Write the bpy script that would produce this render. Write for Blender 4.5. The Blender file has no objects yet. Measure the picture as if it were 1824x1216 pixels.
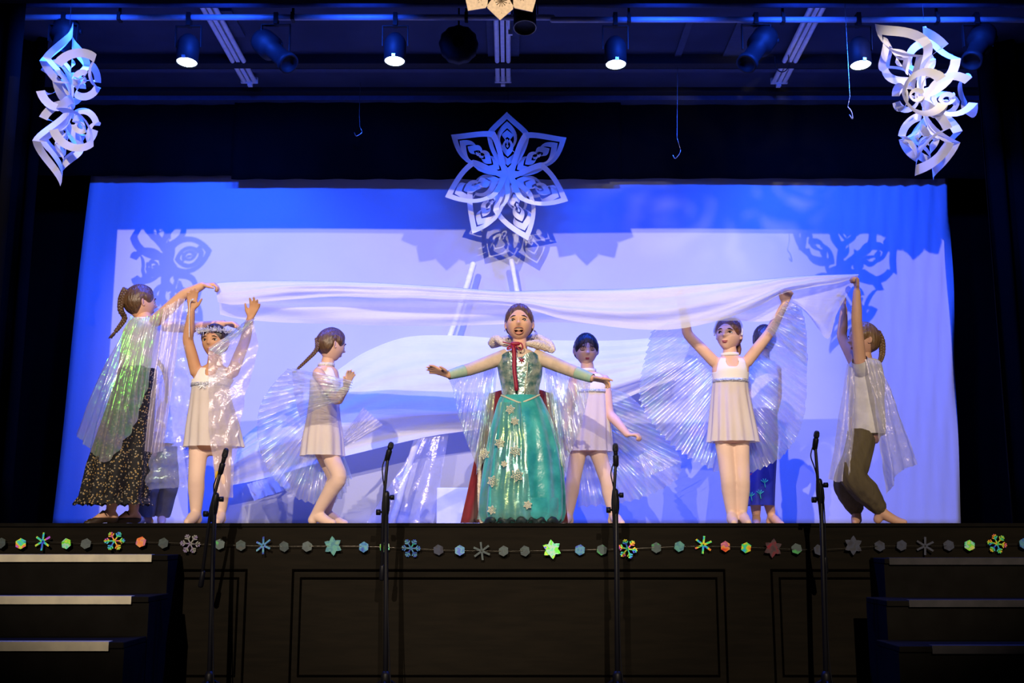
import bpy, math, random
from mathutils import Vector, Matrix, noise as mnoise
random.seed(7)
scene = bpy.context.scene
C = scene.collection
pi = math.pi

# ------------------------------------------------------------------ camera
F = 1950.0                      # focal length in pixels of the 1824 px wide frame
CAM = Vector((0.0, 0.0, 0.93))
PITCH = math.atan(347.0 / F)    # horizon lies at pixel row 955
CP, SP = math.cos(PITCH), math.sin(PITCH)
cd = bpy.data.cameras.new('camera')
cd.sensor_width = 36.0
cd.lens = F * 36.0 / 1824.0
cd.clip_start = 0.05
cam = bpy.data.objects.new('camera', cd)
cam.location = CAM
cam.rotation_euler = (pi / 2 + PITCH, 0, 0)
C.objects.link(cam)
scene.camera = cam

# ------------------------------------------------------------------ world, lights, exposure
w = bpy.data.worlds.new('dark_hall')
scene.world = w
w.use_nodes = True
w.node_tree.nodes['Background'].inputs[0].default_value = (0.10, 0.11, 0.16, 1)
w.node_tree.nodes['Background'].inputs[1].default_value = 0.10
scene.view_settings.view_transform = 'Standard'
scene.view_settings.look = 'None'
scene.view_settings.gamma = 1.0
scene.view_settings.exposure = 0.0
scene.view_settings.use_curve_mapping = False
scene.cycles.transparent_max_bounces = 32

def spot(name, loc, target, watts, col, angle, blend, size=0.03):
    l = bpy.data.lights.new(name, 'SPOT')
    l.energy = watts
    l.color = col
    l.spot_size = math.radians(angle)
    l.spot_blend = blend
    l.shadow_soft_size = size
    o = bpy.data.objects.new(name, l)
    o.location = loc
    o.rotation_euler = (Vector(target) - Vector(loc)).to_track_quat('-Z', 'Y').to_euler()
    C.objects.link(o)
    return o

WARM = (1.0, 0.83, 0.64)
BLUE = (0.014, 0.088, 1.0)
# front-of-house lanterns in the hall behind the camera
spot('hall_lantern', (-2.8, -6.0, 6.6), (-1.15, 7.0, 2.75), 5900, WARM, 28, 0.45, 0.04)
spot('hall_lantern', (1.8, -6.0, 6.75), (0.9, 7.0, 3.15), 4300, WARM, 31, 0.3, 0.04)
# side lantern on the right that catches the paper snowflake
spot('side_lantern', (3.3, 5.0, 3.7), (2.66, 6.85, 3.9), 150, (1.0, 0.84, 0.62), 28, 0.6, 0.04)
# added row of unseen blue lamps behind the header, to light the back cloth evenly
for bx in (-2.8, -1.9, -1.0, 1.0, 1.9, 2.8):
    spot('blue_par_or_added_light', (bx, 6.6, 4.50), (bx * 1.3, 9.3, 2.7), 400, BLUE, 92, 0.6, 0.12)

# ------------------------------------------------------------------ helpers
def at(x, y, Y):
    dx, dy = (x - 912.0) / F, (608.0 - y) / F
    d = Vector((dx, CP - dy * SP, SP + dy * CP))
    return CAM + d * (Y / d.y)

def mpp(y, Y):                     # metres per pixel at this row and depth
    dy = (608.0 - y) / F
    return (Y / (CP - dy * SP)) / F

def fl(x, Y, h=0.0):               # a point h above the stage floor under pixel column x
    z = 1.0 + h
    depth = Y * CP + (z - CAM.z) * SP
    return Vector(((x - 912.0) / F * depth, Y, z))

ORG = {}
def tag(o, label=None, cat=None, group=None, kind=None):
    if label: o['label'] = label
    if cat: o['category'] = cat
    if group: o['group'] = group
    if kind: o['kind'] = kind
    return o

def thing(name, loc, label, cat, group=None):
    o = bpy.data.objects.new(name, None)
    o.empty_display_size = 0.1
    o.location = loc
    C.objects.link(o)
    ORG[o.name] = Vector(loc)
    return tag(o, label, cat, group)

class MB:
    def __init__(s):
        s.v = []; s.f = []; s.m = []; s.mi = 0
    def add(s, vs, fs):
        b = len(s.v)
        s.v += [Vector(q) for q in vs]
        s.f += [tuple(i + b for i in f) for f in fs]
        s.m += [s.mi] * len(fs)
        return s
    def box(s, a, b):
        x0, y0, z0 = a; x1, y1, z1 = b
        return s.add([(x0,y0,z0),(x1,y0,z0),(x1,y1,z0),(x0,y1,z0),(x0,y0,z1),(x1,y0,z1),(x1,y1,z1),(x0,y1,z1)],
              [(0,3,2,1),(4,5,6,7),(0,1,5,4),(1,2,6,5),(2,3,7,6),(3,0,4,7)])
    def bar(s, p, q, wd, h, up=(0,0,1)):     # box section from p to q
        p, q = Vector(p), Vector(q)
        d = (q - p).normalized(); up = Vector(up)
        r = d.cross(up)
        if r.length < 1e-4: r = d.cross(Vector((1,0,0)))
        r.normalize(); u = r.cross(d)
        vs = []
        for c in (p, q):
            for a, b in ((-1,-1),(1,-1),(1,1),(-1,1)):
                vs.append(c + r * a * wd / 2 + u * b * h / 2)
        return s.add(vs, [(0,1,2,3),(7,6,5,4),(0,4,5,1),(1,5,6,2),(2,6,7,3),(3,7,4,0)])
    def ell(s, c, r, nu=16, nv=10, M=None):
        c = Vector(c); vs = []; fs = []
        for i in range(nv + 1):
            ph = -pi/2 + pi * i / nv
            for j in range(nu):
                t = 2*pi*j/nu
                p = Vector((r[0]*math.cos(ph)*math.cos(t), r[1]*math.cos(ph)*math.sin(t), r[2]*math.sin(ph)))
                vs.append(c + (M @ p if M else p))
        for i in range(nv):
            for j in range(nu):
                k = (j+1) % nu
                fs.append((i*nu+j, i*nu+k, (i+1)*nu+k, (i+1)*nu+j))
        return s.add(vs, fs)
    def tube(s, pts, rad, n=10, sub=4, cap=True, mod=None, flat=None):
        """tapered tube through points; mod=(k, amp) ripples it; flat=(vector, factor) squashes it"""
        P, R = smooth(pts, rad, sub)
        N = len(P); vs = []; fs = []
        u = None
        for i in range(N):
            d = (P[min(i+1,N-1)] - P[max(i-1,0)]).normalized()
            if u is None:
                a = Vector((0,0,1)) if abs(d.z) < 0.9 else Vector((0,1,0))
                u = (a - d * a.dot(d)).normalized()
            else:
                u = (u - d * u.dot(d)).normalized()
            v = d.cross(u)
            for j in range(n):
                t = 2*pi*j/n
                r = R[i]
                if mod: r *= 1 + mod[1] * math.cos(mod[0]*t + 1.3*math.sin(i*0.55)) + 0.4*mod[1]*math.sin(i*1.1+2*t)
                o = (u*math.cos(t) + v*math.sin(t)) * r
                if flat:
                    fv = flat[0]; o = o - fv * o.dot(fv) * (1 - flat[1])
                vs.append(P[i] + o)
        for i in range(N-1):
            for j in range(n):
                k = (j+1) % n
                fs.append((i*n+j, i*n+k, (i+1)*n+k, (i+1)*n+j))
        if cap:
            d0 = (P[0]-P[1]).normalized()*R[0]*0.75; d1 = (P[-1]-P[-2]).normalized()*R[-1]*0.75
            for end, dd, base in ((0, d0, 0), (1, d1, (N-1)*n)):
                c = P[0] if end == 0 else P[-1]
                ring = []
                for j in range(n):
                    vs.append(c + (vs[base+j]-c)*0.66 + dd*0.75); ring.append(len(vs)-1)
                vs.append(c + dd); ap = len(vs)-1
                for j in range(n):
                    k = (j+1) % n
                    if end == 0: fs += [(base+k, base+j, ring[j], ring[k]), (ring[k], ring[j], ap)]
                    else: fs += [(base+j, base+k, ring[k], ring[j]), (ring[j], ring[k], ap)]
        return s.add(vs, fs)
    def grid(s, rows, closed=False):
        n = len(rows[0]); vs = [p for r in rows for p in r]; fs = []
        for i in range(len(rows)-1):
            for j in range(n if closed else n-1):
                k = (j+1) % n
                fs.append((i*n+j, i*n+k, (i+1)*n+k, (i+1)*n+j))
        return s.add(vs, fs)
    def lathe(s, c, prof, axis, n=24):
        """prof: (radius, offset along axis)"""
        c = Vector(c); ax = Vector(axis).normalized()
        a = Vector((1,0,0)) if abs(ax.x) < 0.9 else Vector((0,1,0))
        u = (a - ax*a.dot(ax)).normalized(); v = ax.cross(u)
        rows = [[c + ax*h + (u*math.cos(2*pi*j/n) + v*math.sin(2*pi*j/n))*max(r,1e-4) for j in range(n)] for r, h in prof]
        return s.grid(rows, True)
    def mesh(s, name, off=Vector((0,0,0)), smooth_sh=True):
        me = bpy.data.meshes.new(name)
        me.from_pydata([v - off for v in s.v], [], s.f)
        me.polygons.foreach_set('use_smooth', [smooth_sh]*len(s.f))
        me.polygons.foreach_set('material_index', s.m)
        return me
    def build(s, name, mat, parent=None, smooth_sh=True, solid=0, bevel=0):
        off = ORG[parent.name] if parent else Vector((0,0,0))
        return link(name, s.mesh(name, off, smooth_sh), mat, parent, solid, bevel)

def link(name, me, mat, parent=None, solid=0, bevel=0):
    for m in (mat if isinstance(mat, (list, tuple)) else [mat]): me.materials.append(m)
    o = bpy.data.objects.new(name, me)
    C.objects.link(o)
    if parent:
        o.parent = parent
        ORG[o.name] = ORG[parent.name]
    else:
        ORG[o.name] = Vector((0,0,0))
    if solid:
        m = o.modifiers.new('solid', 'SOLIDIFY'); m.thickness = solid; m.offset = 0
    if bevel:
        m = o.modifiers.new('bevel', 'BEVEL'); m.width = bevel; m.segments = 2
    return o

def cr(p0, p1, p2, p3, t):
    return 0.5*((2*p1) + (p2-p0)*t + (2*p0-5*p1+4*p2-p3)*t*t + (3*p1-p0-3*p2+p3)*t*t*t)

def smooth(pts, rad, sub):
    pts = [Vector(p) for p in pts]
    if len(pts) == 2 or sub < 2: return pts, list(rad)
    P = []; R = []; N = len(pts)
    for i in range(N-1):
        a, b, c, d = pts[max(i-1,0)], pts[i], pts[i+1], pts[min(i+2,N-1)]
        for k in range(sub):
            t = k/sub
            P.append(cr(a,b,c,d,t)); R.append(rad[i]*(1-t)+rad[i+1]*t)
    P.append(pts[-1]); R.append(rad[-1])
    return P, R

def curve(pts, n):
    """n+1 points evenly along a Catmull-Rom curve"""
    pts = [Vector(p) for p in pts]; N = len(pts)
    if N == 2: return [pts[0].lerp(pts[1], i/n) for i in range(n+1)]
    dense = []
    for i in range(N-1):
        a, b, c, d = pts[max(i-1,0)], pts[i], pts[i+1], pts[min(i+2,N-1)]
        for k in range(12): dense.append(cr(a,b,c,d,k/12))
    dense.append(pts[-1])
    L = [0]
    for i in range(1, len(dense)): L.append(L[-1] + (dense[i]-dense[i-1]).length)
    out = []; j = 0
    for i in range(n+1):
        s_ = L[-1]*i/n
        while j < len(L)-2 and L[j+1] < s_: j += 1
        g = L[j+1]-L[j]
        out.append(dense[j].lerp(dense[j+1], 0 if g < 1e-9 else min(1,(s_-L[j])/g)))
    return out

def fuse(mb, voxel=0.0065, it=3):
    me = mb.mesh('tmp'); o = bpy.data.objects.new('tmp', me); C.objects.link(o)
    m = o.modifiers.new('r', 'REMESH'); m.mode = 'VOXEL'; m.voxel_size = voxel; m.use_smooth_shade = True
    s_ = o.modifiers.new('s', 'SMOOTH'); s_.factor = 0.5; s_.iterations = it
    dg = bpy.context.evaluated_depsgraph_get()
    ev = o.evaluated_get(dg).to_mesh()
    out = MB()
    out.v = [v.co.copy() for v in ev.vertices]
    out.f = [tuple(p.vertices) for p in ev.polygons]
    out.m = [0]*len(out.f)
    o.evaluated_get(dg).to_mesh_clear()
    bpy.data.objects.remove(o); bpy.data.meshes.remove(me)
    return out

# ------------------------------------------------------------------ materials
def nodes(name):
    m = bpy.data.materials.new(name); m.use_nodes = True
    nt = m.node_tree
    return m, nt, nt.nodes['Principled BSDF']

def vary(nt, c1, c2, scale, detail=3.0, coord='Object', stretch=None, lo=0.35, hi=0.65):
    tc = nt.nodes.new('ShaderNodeTexCoord'); n = nt.nodes.new('ShaderNodeTexNoise')
    n.inputs['Scale'].default_value = scale; n.inputs['Detail'].default_value = detail
    src = tc.outputs[coord]
    if stretch:
        mp = nt.nodes.new('ShaderNodeMapping'); mp.inputs['Scale'].default_value = stretch
        nt.links.new(src, mp.inputs[0]); src = mp.outputs[0]
    nt.links.new(src, n.inputs['Vector'])
    r = nt.nodes.new('ShaderNodeValToRGB')
    r.color_ramp.elements[0].position = lo; r.color_ramp.elements[1].position = hi
    r.color_ramp.elements[0].color = (*c1, 1); r.color_ramp.elements[1].color = (*c2, 1)
    nt.links.new(n.outputs['Fac'], r.inputs['Fac'])
    return r.outputs['Color'], n

def mat(name, c, rough=0.6, metal=0.0, c2=None, scale=20, bump=0.0, stretch=None, spec=0.4, sheen=0.0, alpha=1.0, bscale=None):
    m, nt, b = nodes(name)
    b.inputs['Roughness'].default_value = rough
    b.inputs['Metallic'].default_value = metal
    b.inputs['Specular IOR Level'].default_value = spec
    b.inputs['Sheen Weight'].default_value = sheen
    b.inputs['Alpha'].default_value = alpha
    col, n = vary(nt, c, c2 or tuple(x*0.86 for x in c), scale, stretch=stretch)
    nt.links.new(col, b.inputs['Base Color'])
    if bump:
        if bscale:
            _, n = vary(nt, c, c, bscale, stretch=stretch)
        bp = nt.nodes.new('ShaderNodeBump'); bp.inputs['Strength'].default_value = bump; bp.inputs['Distance'].default_value = 0.01
        nt.links.new(n.outputs['Fac'], bp.inputs['Height']); nt.links.new(bp.outputs[0], b.inputs['Normal'])
    return m

def emit(name, c, strength):
    m, nt, b = nodes(name)
    b.inputs['Base Color'].default_value = (*c, 1)
    b.inputs['Emission Color'].default_value = (*c, 1)
    b.inputs['Emission Strength'].default_value = strength
    return m

def cloth(name, c, c2, transp, transl=0.35, scale=6, bump=0.25, bscale=30, stretch=None):
    """woven fabric: diffuse + translucent, a share of light passes straight through the weave"""
    m, nt, b = nodes(name)
    out = nt.nodes['Material Output']
    col, n = vary(nt, c, c2, scale)
    _, n2 = vary(nt, c, c, bscale, stretch=stretch)
    bp = nt.nodes.new('ShaderNodeBump'); bp.inputs['Strength'].default_value = bump; bp.inputs['Distance'].default_value = 0.01
    nt.links.new(n2.outputs['Fac'], bp.inputs['Height'])
    b.inputs['Roughness'].default_value = 0.75; b.inputs['Specular IOR Level'].default_value = 0.2
    nt.links.new(col, b.inputs['Base Color']); nt.links.new(bp.outputs[0], b.inputs['Normal'])
    tl = nt.nodes.new('ShaderNodeBsdfTranslucent'); nt.links.new(col, tl.inputs[0]); nt.links.new(bp.outputs[0], tl.inputs['Normal'])
    mx = nt.nodes.new('ShaderNodeMixShader'); mx.inputs[0].default_value = transl
    nt.links.new(b.outputs[0], mx.inputs[1]); nt.links.new(tl.outputs[0], mx.inputs[2])
    tp = nt.nodes.new('ShaderNodeBsdfTransparent')
    m2 = nt.nodes.new('ShaderNodeMixShader'); m2.inputs[0].default_value = transp
    nt.links.new(mx.outputs[0], m2.inputs[1]); nt.links.new(tp.outputs[0], m2.inputs[2])
    nt.links.new(m2.outputs[0], out.inputs[0])
    return m

def film(name, transp, tints, nm=(300, 520), base=(0.85, 0.87, 1.0), rough=0.2, gloss=0.45, cr_scale=45, cr=0.6):
    """crinkled iridescent cellophane: see-through, mirror-like glints with colours painted in by noise, plus a thin film"""
    m, nt, b = nodes(name)
    out = nt.nodes['Material Output']
    tc = nt.nodes.new('ShaderNodeTexCoord')
    n1 = nt.nodes.new('ShaderNodeTexNoise'); n1.inputs['Scale'].default_value = 5.0; n1.inputs['Detail'].default_value = 2
    n2 = nt.nodes.new('ShaderNodeTexNoise'); n2.inputs['Scale'].default_value = cr_scale; n2.inputs['Detail'].default_value = 3
    nt.links.new(tc.outputs['Object'], n1.inputs[0]); nt.links.new(tc.outputs['Object'], n2.inputs[0])
    bp = nt.nodes.new('ShaderNodeBump'); bp.inputs['Strength'].default_value = cr; bp.inputs['Distance'].default_value = 0.012
    nt.links.new(n2.outputs['Fac'], bp.inputs['Height'])
    r = nt.nodes.new('ShaderNodeValToRGB'); r.color_ramp.elements.remove(r.color_ramp.elements[1])
    for i, t in enumerate(tints):
        e = r.color_ramp.elements[0] if i == 0 else r.color_ramp.elements.new(0.3 + 0.4*i/(len(tints)-1))
        if i == 0: e.position = 0.3
        e.color = (*t, 1)
    nt.links.new(n1.outputs['Fac'], r.inputs['Fac'])
    g = nt.nodes.new('ShaderNodeBsdfPrincipled')
    g.inputs['Metallic'].default_value = 1.0; g.inputs['Roughness'].default_value = rough
    nt.links.new(r.outputs['Color'], g.inputs['Base Color']); nt.links.new(bp.outputs[0], g.inputs['Normal'])  # iridescent glint colours painted into the metal tint
    b.inputs['Base Color'].default_value = (*base, 1); b.inputs['Roughness'].default_value = 0.35
    b.inputs['Specular IOR Level'].default_value = 0.9
    b.inputs['Thin Film Thickness'].default_value = sum(nm)/2
    b.inputs['Thin Film IOR'].default_value = 1.6
    nt.links.new(bp.outputs[0], b.inputs['Normal'])
    tl = nt.nodes.new('ShaderNodeBsdfTranslucent'); tl.inputs[0].default_value = (*base, 1)
    m0 = nt.nodes.new('ShaderNodeMixShader'); m0.inputs[0].default_value = 0.4
    nt.links.new(b.outputs[0], m0.inputs[1]); nt.links.new(tl.outputs[0], m0.inputs[2])
    m1 = nt.nodes.new('ShaderNodeMixShader'); m1.inputs[0].default_value = gloss
    nt.links.new(m0.outputs[0], m1.inputs[1]); nt.links.new(g.outputs[0], m1.inputs[2])
    tp = nt.nodes.new('ShaderNodeBsdfTransparent')
    m2 = nt.nodes.new('ShaderNodeMixShader'); m2.inputs[0].default_value = transp
    nt.links.new(m1.outputs[0], m2.inputs[1]); nt.links.new(tp.outputs[0], m2.inputs[2])
    nt.links.new(m2.outputs[0], out.inputs[0])
    return m

def foil(name, stops, scale=26, rough=0.35, alpha=1.0, off=0.0):
    """holographic foil: hue shifts over the sheet"""
    m, nt, b = nodes(name)
    tc = nt.nodes.new('ShaderNodeTexCoord'); n = nt.nodes.new('ShaderNodeTexNoise')
    n.inputs['Scale'].default_value = scale; n.inputs['Detail'].default_value = 1.0
    oi = nt.nodes.new('ShaderNodeObjectInfo'); va = nt.nodes.new('ShaderNodeVectorMath'); va.operation = 'ADD'
    cx = nt.nodes.new('ShaderNodeCombineXYZ'); ml = nt.nodes.new('ShaderNodeMath'); ml.operation = 'MULTIPLY'; ml.inputs[1].default_value = 40
    nt.links.new(oi.outputs['Random'], ml.inputs[0]); nt.links.new(ml.outputs[0], cx.inputs[0])
    nt.links.new(tc.outputs['Object'], va.inputs[0]); nt.links.new(cx.outputs[0], va.inputs[1]); nt.links.new(va.outputs[0], n.inputs[0])
    r = nt.nodes.new('ShaderNodeValToRGB'); r.color_ramp.elements.remove(r.color_ramp.elements[1])
    for i, t in enumerate(stops):
        e = r.color_ramp.elements[0] if i == 0 else r.color_ramp.elements.new(0.3 + 0.42*i/(len(stops)-1))
        if i == 0: e.position = 0.3
        e.color = (*t, 1)
    nt.links.new(n.outputs['Fac'], r.inputs['Fac']); nt.links.new(r.outputs['Color'], b.inputs['Base Color'])
    b.inputs['Roughness'].default_value = rough+0.2; b.inputs['Specular IOR Level'].default_value = 0.25
    b.inputs['Alpha'].default_value = alpha
    return m

M = {}
M['black_paint'] = mat('black_paint', (0.007,0.006,0.005), 0.85, spec=0.08, c2=(0.005,0.004,0.003), scale=8)
M['stage_wood'] = mat('stage_wood', (0.0085,0.0062,0.0036), 0.75, c2=(0.006,0.0045,0.0026), scale=5, stretch=(1,1,8), spec=0.08)
M['groove'] = mat('groove', (0.0015,0.0012,0.001), 0.9, spec=0.0)
M['stage_boards'] = mat('stage_boards', (0.30,0.25,0.20), 0.55, c2=(0.24,0.20,0.16), scale=3, stretch=(8,1,1))
M['hall_floor'] = mat('hall_floor', (0.04,0.03,0.022), 0.6)
M['masking'] = mat('masking', (0.0028,0.0028,0.003), 0.97, spec=0.02, scale=6, sheen=0.0)
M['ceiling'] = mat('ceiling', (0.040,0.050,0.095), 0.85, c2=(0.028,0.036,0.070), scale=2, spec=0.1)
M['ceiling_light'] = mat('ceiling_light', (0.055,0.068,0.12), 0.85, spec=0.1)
M['dark_beam'] = mat('dark_beam', (0.015,0.015,0.02), 0.7, spec=0.2)
M['batten'] = mat('batten', (0.72,0.74,0.80), 0.45)
M['pipe'] = mat('pipe', (0.24,0.25,0.30), 0.45)
M['lantern_black'] = mat('lantern_black', (0.006,0.006,0.008), 0.6, spec=0.12)
M['backcloth'] = cloth('backcloth', (0.46,0.48,0.62), (0.44,0.46,0.60), 0.0, 0.0, 2.5, 0.05, 60)
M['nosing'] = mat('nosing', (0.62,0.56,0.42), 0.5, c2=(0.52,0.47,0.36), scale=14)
M['mic'] = mat('mic', (0.006,0.006,0.009), 0.45, spec=0.2)
M['chrome'] = mat('chrome', (0.5,0.5,0.5), 0.25, metal=0.9)
M['yellow_tape'] = mat('yellow_tape', (0.7,0.45,0.03), 0.5)
M['paper'] = cloth('paper', (0.86,0.85,0.84), (0.82,0.81,0.80), 0.0, 0.22, 4, 0.03, 20)
M['card'] = mat('card', (0.62,0.47,0.32), 0.7, c2=(0.50,0.38,0.27), scale=60)
M['card_print'] = mat('card_print', (0.16,0.11,0.06), 0.7)
M['glitter'] = mat('glitter', (0.9,0.8,0.6), 0.2, metal=0.8)
M['sheet'] = cloth('sheet', (0.93,0.93,0.94), (0.88,0.88,0.90), 0.34, 0.30, 4, 0.3, 9, (1,3,7))
M['drape'] = cloth('drape', (0.90,0.90,0.92), (0.84,0.84,0.88), 0.05, 0.3, 4, 0.3, 8, (1,2,6))
M['frame_white'] = mat('frame_white', (0.85,0.84,0.82), 0.7, bump=0.4, scale=30)
M['plaster_block'] = mat('plaster_block', (0.82,0.82,0.84), 0.7, c2=(0.60,0.62,0.70), scale=5, bump=0.3)
IRI = [(0.55,0.65,1.0),(0.95,0.95,1.0),(0.55,1.0,0.75),(0.9,0.8,1.0),(0.75,0.85,1.0)]
M['wing'] = film('wing', 0.50, IRI, gloss=0.42, rough=0.26, cr=0.4)
M['wing_clear'] = film('wing_clear', 0.62, IRI, gloss=0.35, rough=0.28)
M['cape_pink'] = film('cape_pink', 0.5, [(0.9,0.8,1.0),(0.8,0.85,1.0),(1.0,0.9,0.95)], base=(0.93,0.84,0.92), gloss=0.2, rough=0.3)
M['cape_green'] = film('cape_green', 0.42, [(0.85,0.80,0.90),(0.75,0.78,0.9),(0.10,1.0,0.04),(0.22,1.0,0.06),(0.75,0.8,0.9)], base=(0.70,0.68,0.75), gloss=0.36, rough=0.25, cr_scale=16, cr=0.8)
M['cape_white'] = film('cape_white', 0.36, [(0.95,0.9,0.95),(0.85,0.88,1.0),(1,1,1)], base=(0.92,0.90,0.92), gloss=0.10, rough=0.3, cr_scale=22, cr=1.0)
M['cape_teal'] = film('cape_teal', 0.55, [(0.45,0.9,1.0),(0.95,1.0,0.25),(0.75,0.9,1.0),(0.35,1.0,0.8),(0.9,0.95,1.0)], base=(0.62,0.85,0.90), gloss=0.45, rough=0.25, cr_scale=18)
M['overskirt'] = film('overskirt', 0.55, [(0.10,0.75,0.65),(0.75,0.95,0.25),(0.45,0.9,0.9),(0.15,0.8,0.6)], base=(0.35,0.72,0.66), gloss=0.5, rough=0.28, cr_scale=14)
M['wrap_film'] = film('wrap_film', 0.68, [(0.9,0.92,1.0),(1,1,1),(0.8,0.85,1.0)], gloss=0.22, rough=0.25, cr_scale=14, cr=1.0)
M['satin'] = mat('satin', (0.012,0.25,0.27), 0.30, c2=(0.05,0.42,0.42), scale=9, bump=0.9, bscale=11, spec=0.8, sheen=0.3)
M['bodice'] = mat('bodice', (0.10,0.25,0.25), 0.28, metal=0.55, c2=(0.52,0.60,0.52), scale=26, bump=0.6, bscale=40, spec=0.8)
M['sequin'] = mat('sequin', (0.40,0.40,0.46), 0.25, metal=0.4, c2=(0.85,0.85,0.9), scale=120, bump=1.0, bscale=150)
M['white_knit'] = mat('white_knit', (0.86,0.80,0.76), 0.75, c2=(0.83,0.77,0.73), scale=8, sheen=0.2)
M['chiffon'] = cloth('chiffon', (0.88,0.81,0.78), (0.84,0.77,0.74), 0.14, 0.25, 6, 0.1, 40)
M['tights'] = mat('tights', (0.74,0.52,0.41), 0.7, c2=(0.71,0.49,0.39), scale=8, sheen=0.2)
M['mesh_sleeve'] = mat('mesh_sleeve', (0.62,0.47,0.36), 0.7, c2=(0.52,0.40,0.30), scale=22, bump=0.5, bscale=18)
M['cuff_teal'] = mat('cuff_teal', (0.30,0.47,0.36), 0.7, c2=(0.40,0.50,0.38), scale=30)
M['velvet'] = mat('velvet', (0.22,0.008,0.022), 0.8, c2=(0.14,0.005,0.015), scale=8, sheen=0.5)
M['ribbon'] = mat('ribbon', (0.30,0.012,0.035), 0.5)
M['fur'] = mat('fur', (0.80,0.68,0.55), 0.95, c2=(0.66,0.55,0.44), scale=70, bump=1.0, bscale=110)
M['white_lace'] = mat('white_lace', (0.62,0.60,0.46), 0.6)
M['lining'] = mat('lining', (0.008,0.022,0.026), 0.6)
M['skirt_floral'] = None
M['olive'] = mat('olive', (0.125,0.095,0.045), 0.8, c2=(0.10,0.075,0.035), scale=10, bump=0.4, bscale=18, stretch=(3,3,1))
M['grey_trouser'] = mat('grey_trouser', (0.16,0.15,0.15), 0.8, bump=0.3)
M['blue_dress'] = mat('blue_dress', (0.02,0.03,0.30), 0.6)
M['embroidery'] = mat('embroidery', (0.03,0.42,0.30), 0.6)
M['embroidery_red'] = mat('embroidery_red', (0.5,0.03,0.06), 0.6)
M['tshirt'] = mat('tshirt', (0.82,0.78,0.73), 0.85, bump=0.3, bscale=14)
M['shoe'] = mat('shoe', (0.035,0.02,0.012), 0.5)
M['tinsel'] = mat('tinsel', (0.75,0.78,0.86), 0.25, metal=0.15, c2=(0.95,0.95,1.0), scale=60, spec=0.9)
M['ribbon_white'] = mat('ribbon_white', (0.85,0.85,0.9), 0.6)
M['eye_white'] = mat('eye_white', (0.52,0.48,0.46), 0.4)
M['iris'] = mat('iris', (0.03,0.016,0.01), 0.2)
M['lash'] = mat('lash', (0.035,0.018,0.012), 0.7)
M['mouth'] = mat('mouth', (0.012,0.003,0.003), 0.8, spec=0.05)
M['teeth'] = mat('teeth', (0.8,0.76,0.68), 0.35)
M['lip'] = mat('lip', (0.56,0.22,0.16), 0.5)
M['tongue'] = mat('tongue', (0.50,0.20,0.14), 0.5)
M['lip_red'] = mat('lip_red', (0.36,0.035,0.06), 0.4)
def skin(name, c): return mat(name, c, 0.55, c2=tuple(x*0.93 for x in c), scale=14, spec=0.3)
M['skin'] = skin('skin', (0.74,0.42,0.27))
M['skin_fair'] = skin('skin_fair', (0.78,0.48,0.35))
M['skin_tan'] = skin('skin_tan', (0.58,0.30,0.165))
def hairm(name, c, c2): return mat(name, c, 0.42, c2=c2, scale=55, stretch=(1,1,0.25), bump=0.8, bscale=70, spec=0.6)
M['hair_brown'] = hairm('hair_brown', (0.075,0.036,0.016), (0.135,0.068,0.030))
M['hair_dark'] = hairm('hair_dark', (0.018,0.011,0.008), (0.04,0.022,0.014))
M['hair_fair'] = hairm('hair_fair', (0.16,0.085,0.035), (0.26,0.15,0.065))
M['hair_ginger'] = hairm('hair_ginger', (0.15,0.055,0.02), (0.22,0.09,0.035))
def floral():
    m, nt, b = nodes('floral_black')
    tc = nt.nodes.new('ShaderNodeTexCoord'); v = nt.nodes.new('ShaderNodeTexVoronoi'); v.inputs['Scale'].default_value = 62
    nt.links.new(tc.outputs['Object'], v.inputs['Vector'])
    r = nt.nodes.new('ShaderNodeValToRGB'); r.color_ramp.interpolation = 'CONSTANT'
    r.color_ramp.elements[0].color = (1,1,1,1); r.color_ramp.elements[1].position = 0.33; r.color_ramp.elements[1].color = (0,0,0,1)
    nt.links.new(v.outputs['Distance'], r.inputs['Fac'])
    cr2 = nt.nodes.new('ShaderNodeValToRGB')
    cr2.color_ramp.elements[0].color = (0.50,0.30,0.07,1); cr2.color_ramp.elements[1].color = (0.30,0.27,0.20,1)
    sx = nt.nodes.new('ShaderNodeSeparateColor'); nt.links.new(v.outputs['Color'], sx.inputs[0]); nt.links.new(sx.outputs[0], cr2.inputs['Fac'])
    mx = nt.nodes.new('ShaderNodeMix'); mx.data_type = 'RGBA'
    mx.inputs[6].default_value = (0.006,0.005,0.006,1)
    nt.links.new(r.outputs['Color'], mx.inputs[0]); nt.links.new(cr2.outputs['Color'], mx.inputs[7])
    nt.links.new(mx.outputs[2], b.inputs['Base Color']); b.inputs['Roughness'].default_value = 0.75
    return m
M['skirt_floral'] = floral()

# ------------------------------------------------------------------ the setting
def struct(name, mb, m, solid=0, bevel=0, smooth_sh=False, label=None):
    o = mb.build(name, m, None, smooth_sh, solid, bevel)
    o['kind'] = 'structure'
    if label: o['label'] = label
    return o
SF = 6.3                                            # stage front plane
struct('floor', MB().box((-9,-9,-0.1),(9,SF+0.3,0)), M['hall_floor'])
struct('stage_floor', MB().box((-5.5,SF+0.001,0.93),(5.5,10.2,1.0)), M['stage_boards'])
sf = struct('wall_front', MB().box((-5.5,SF,0.0),(5.5,SF+0.12,0.995)), M['stage_wood'], label='dark brown panelled front of the stage')
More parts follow.
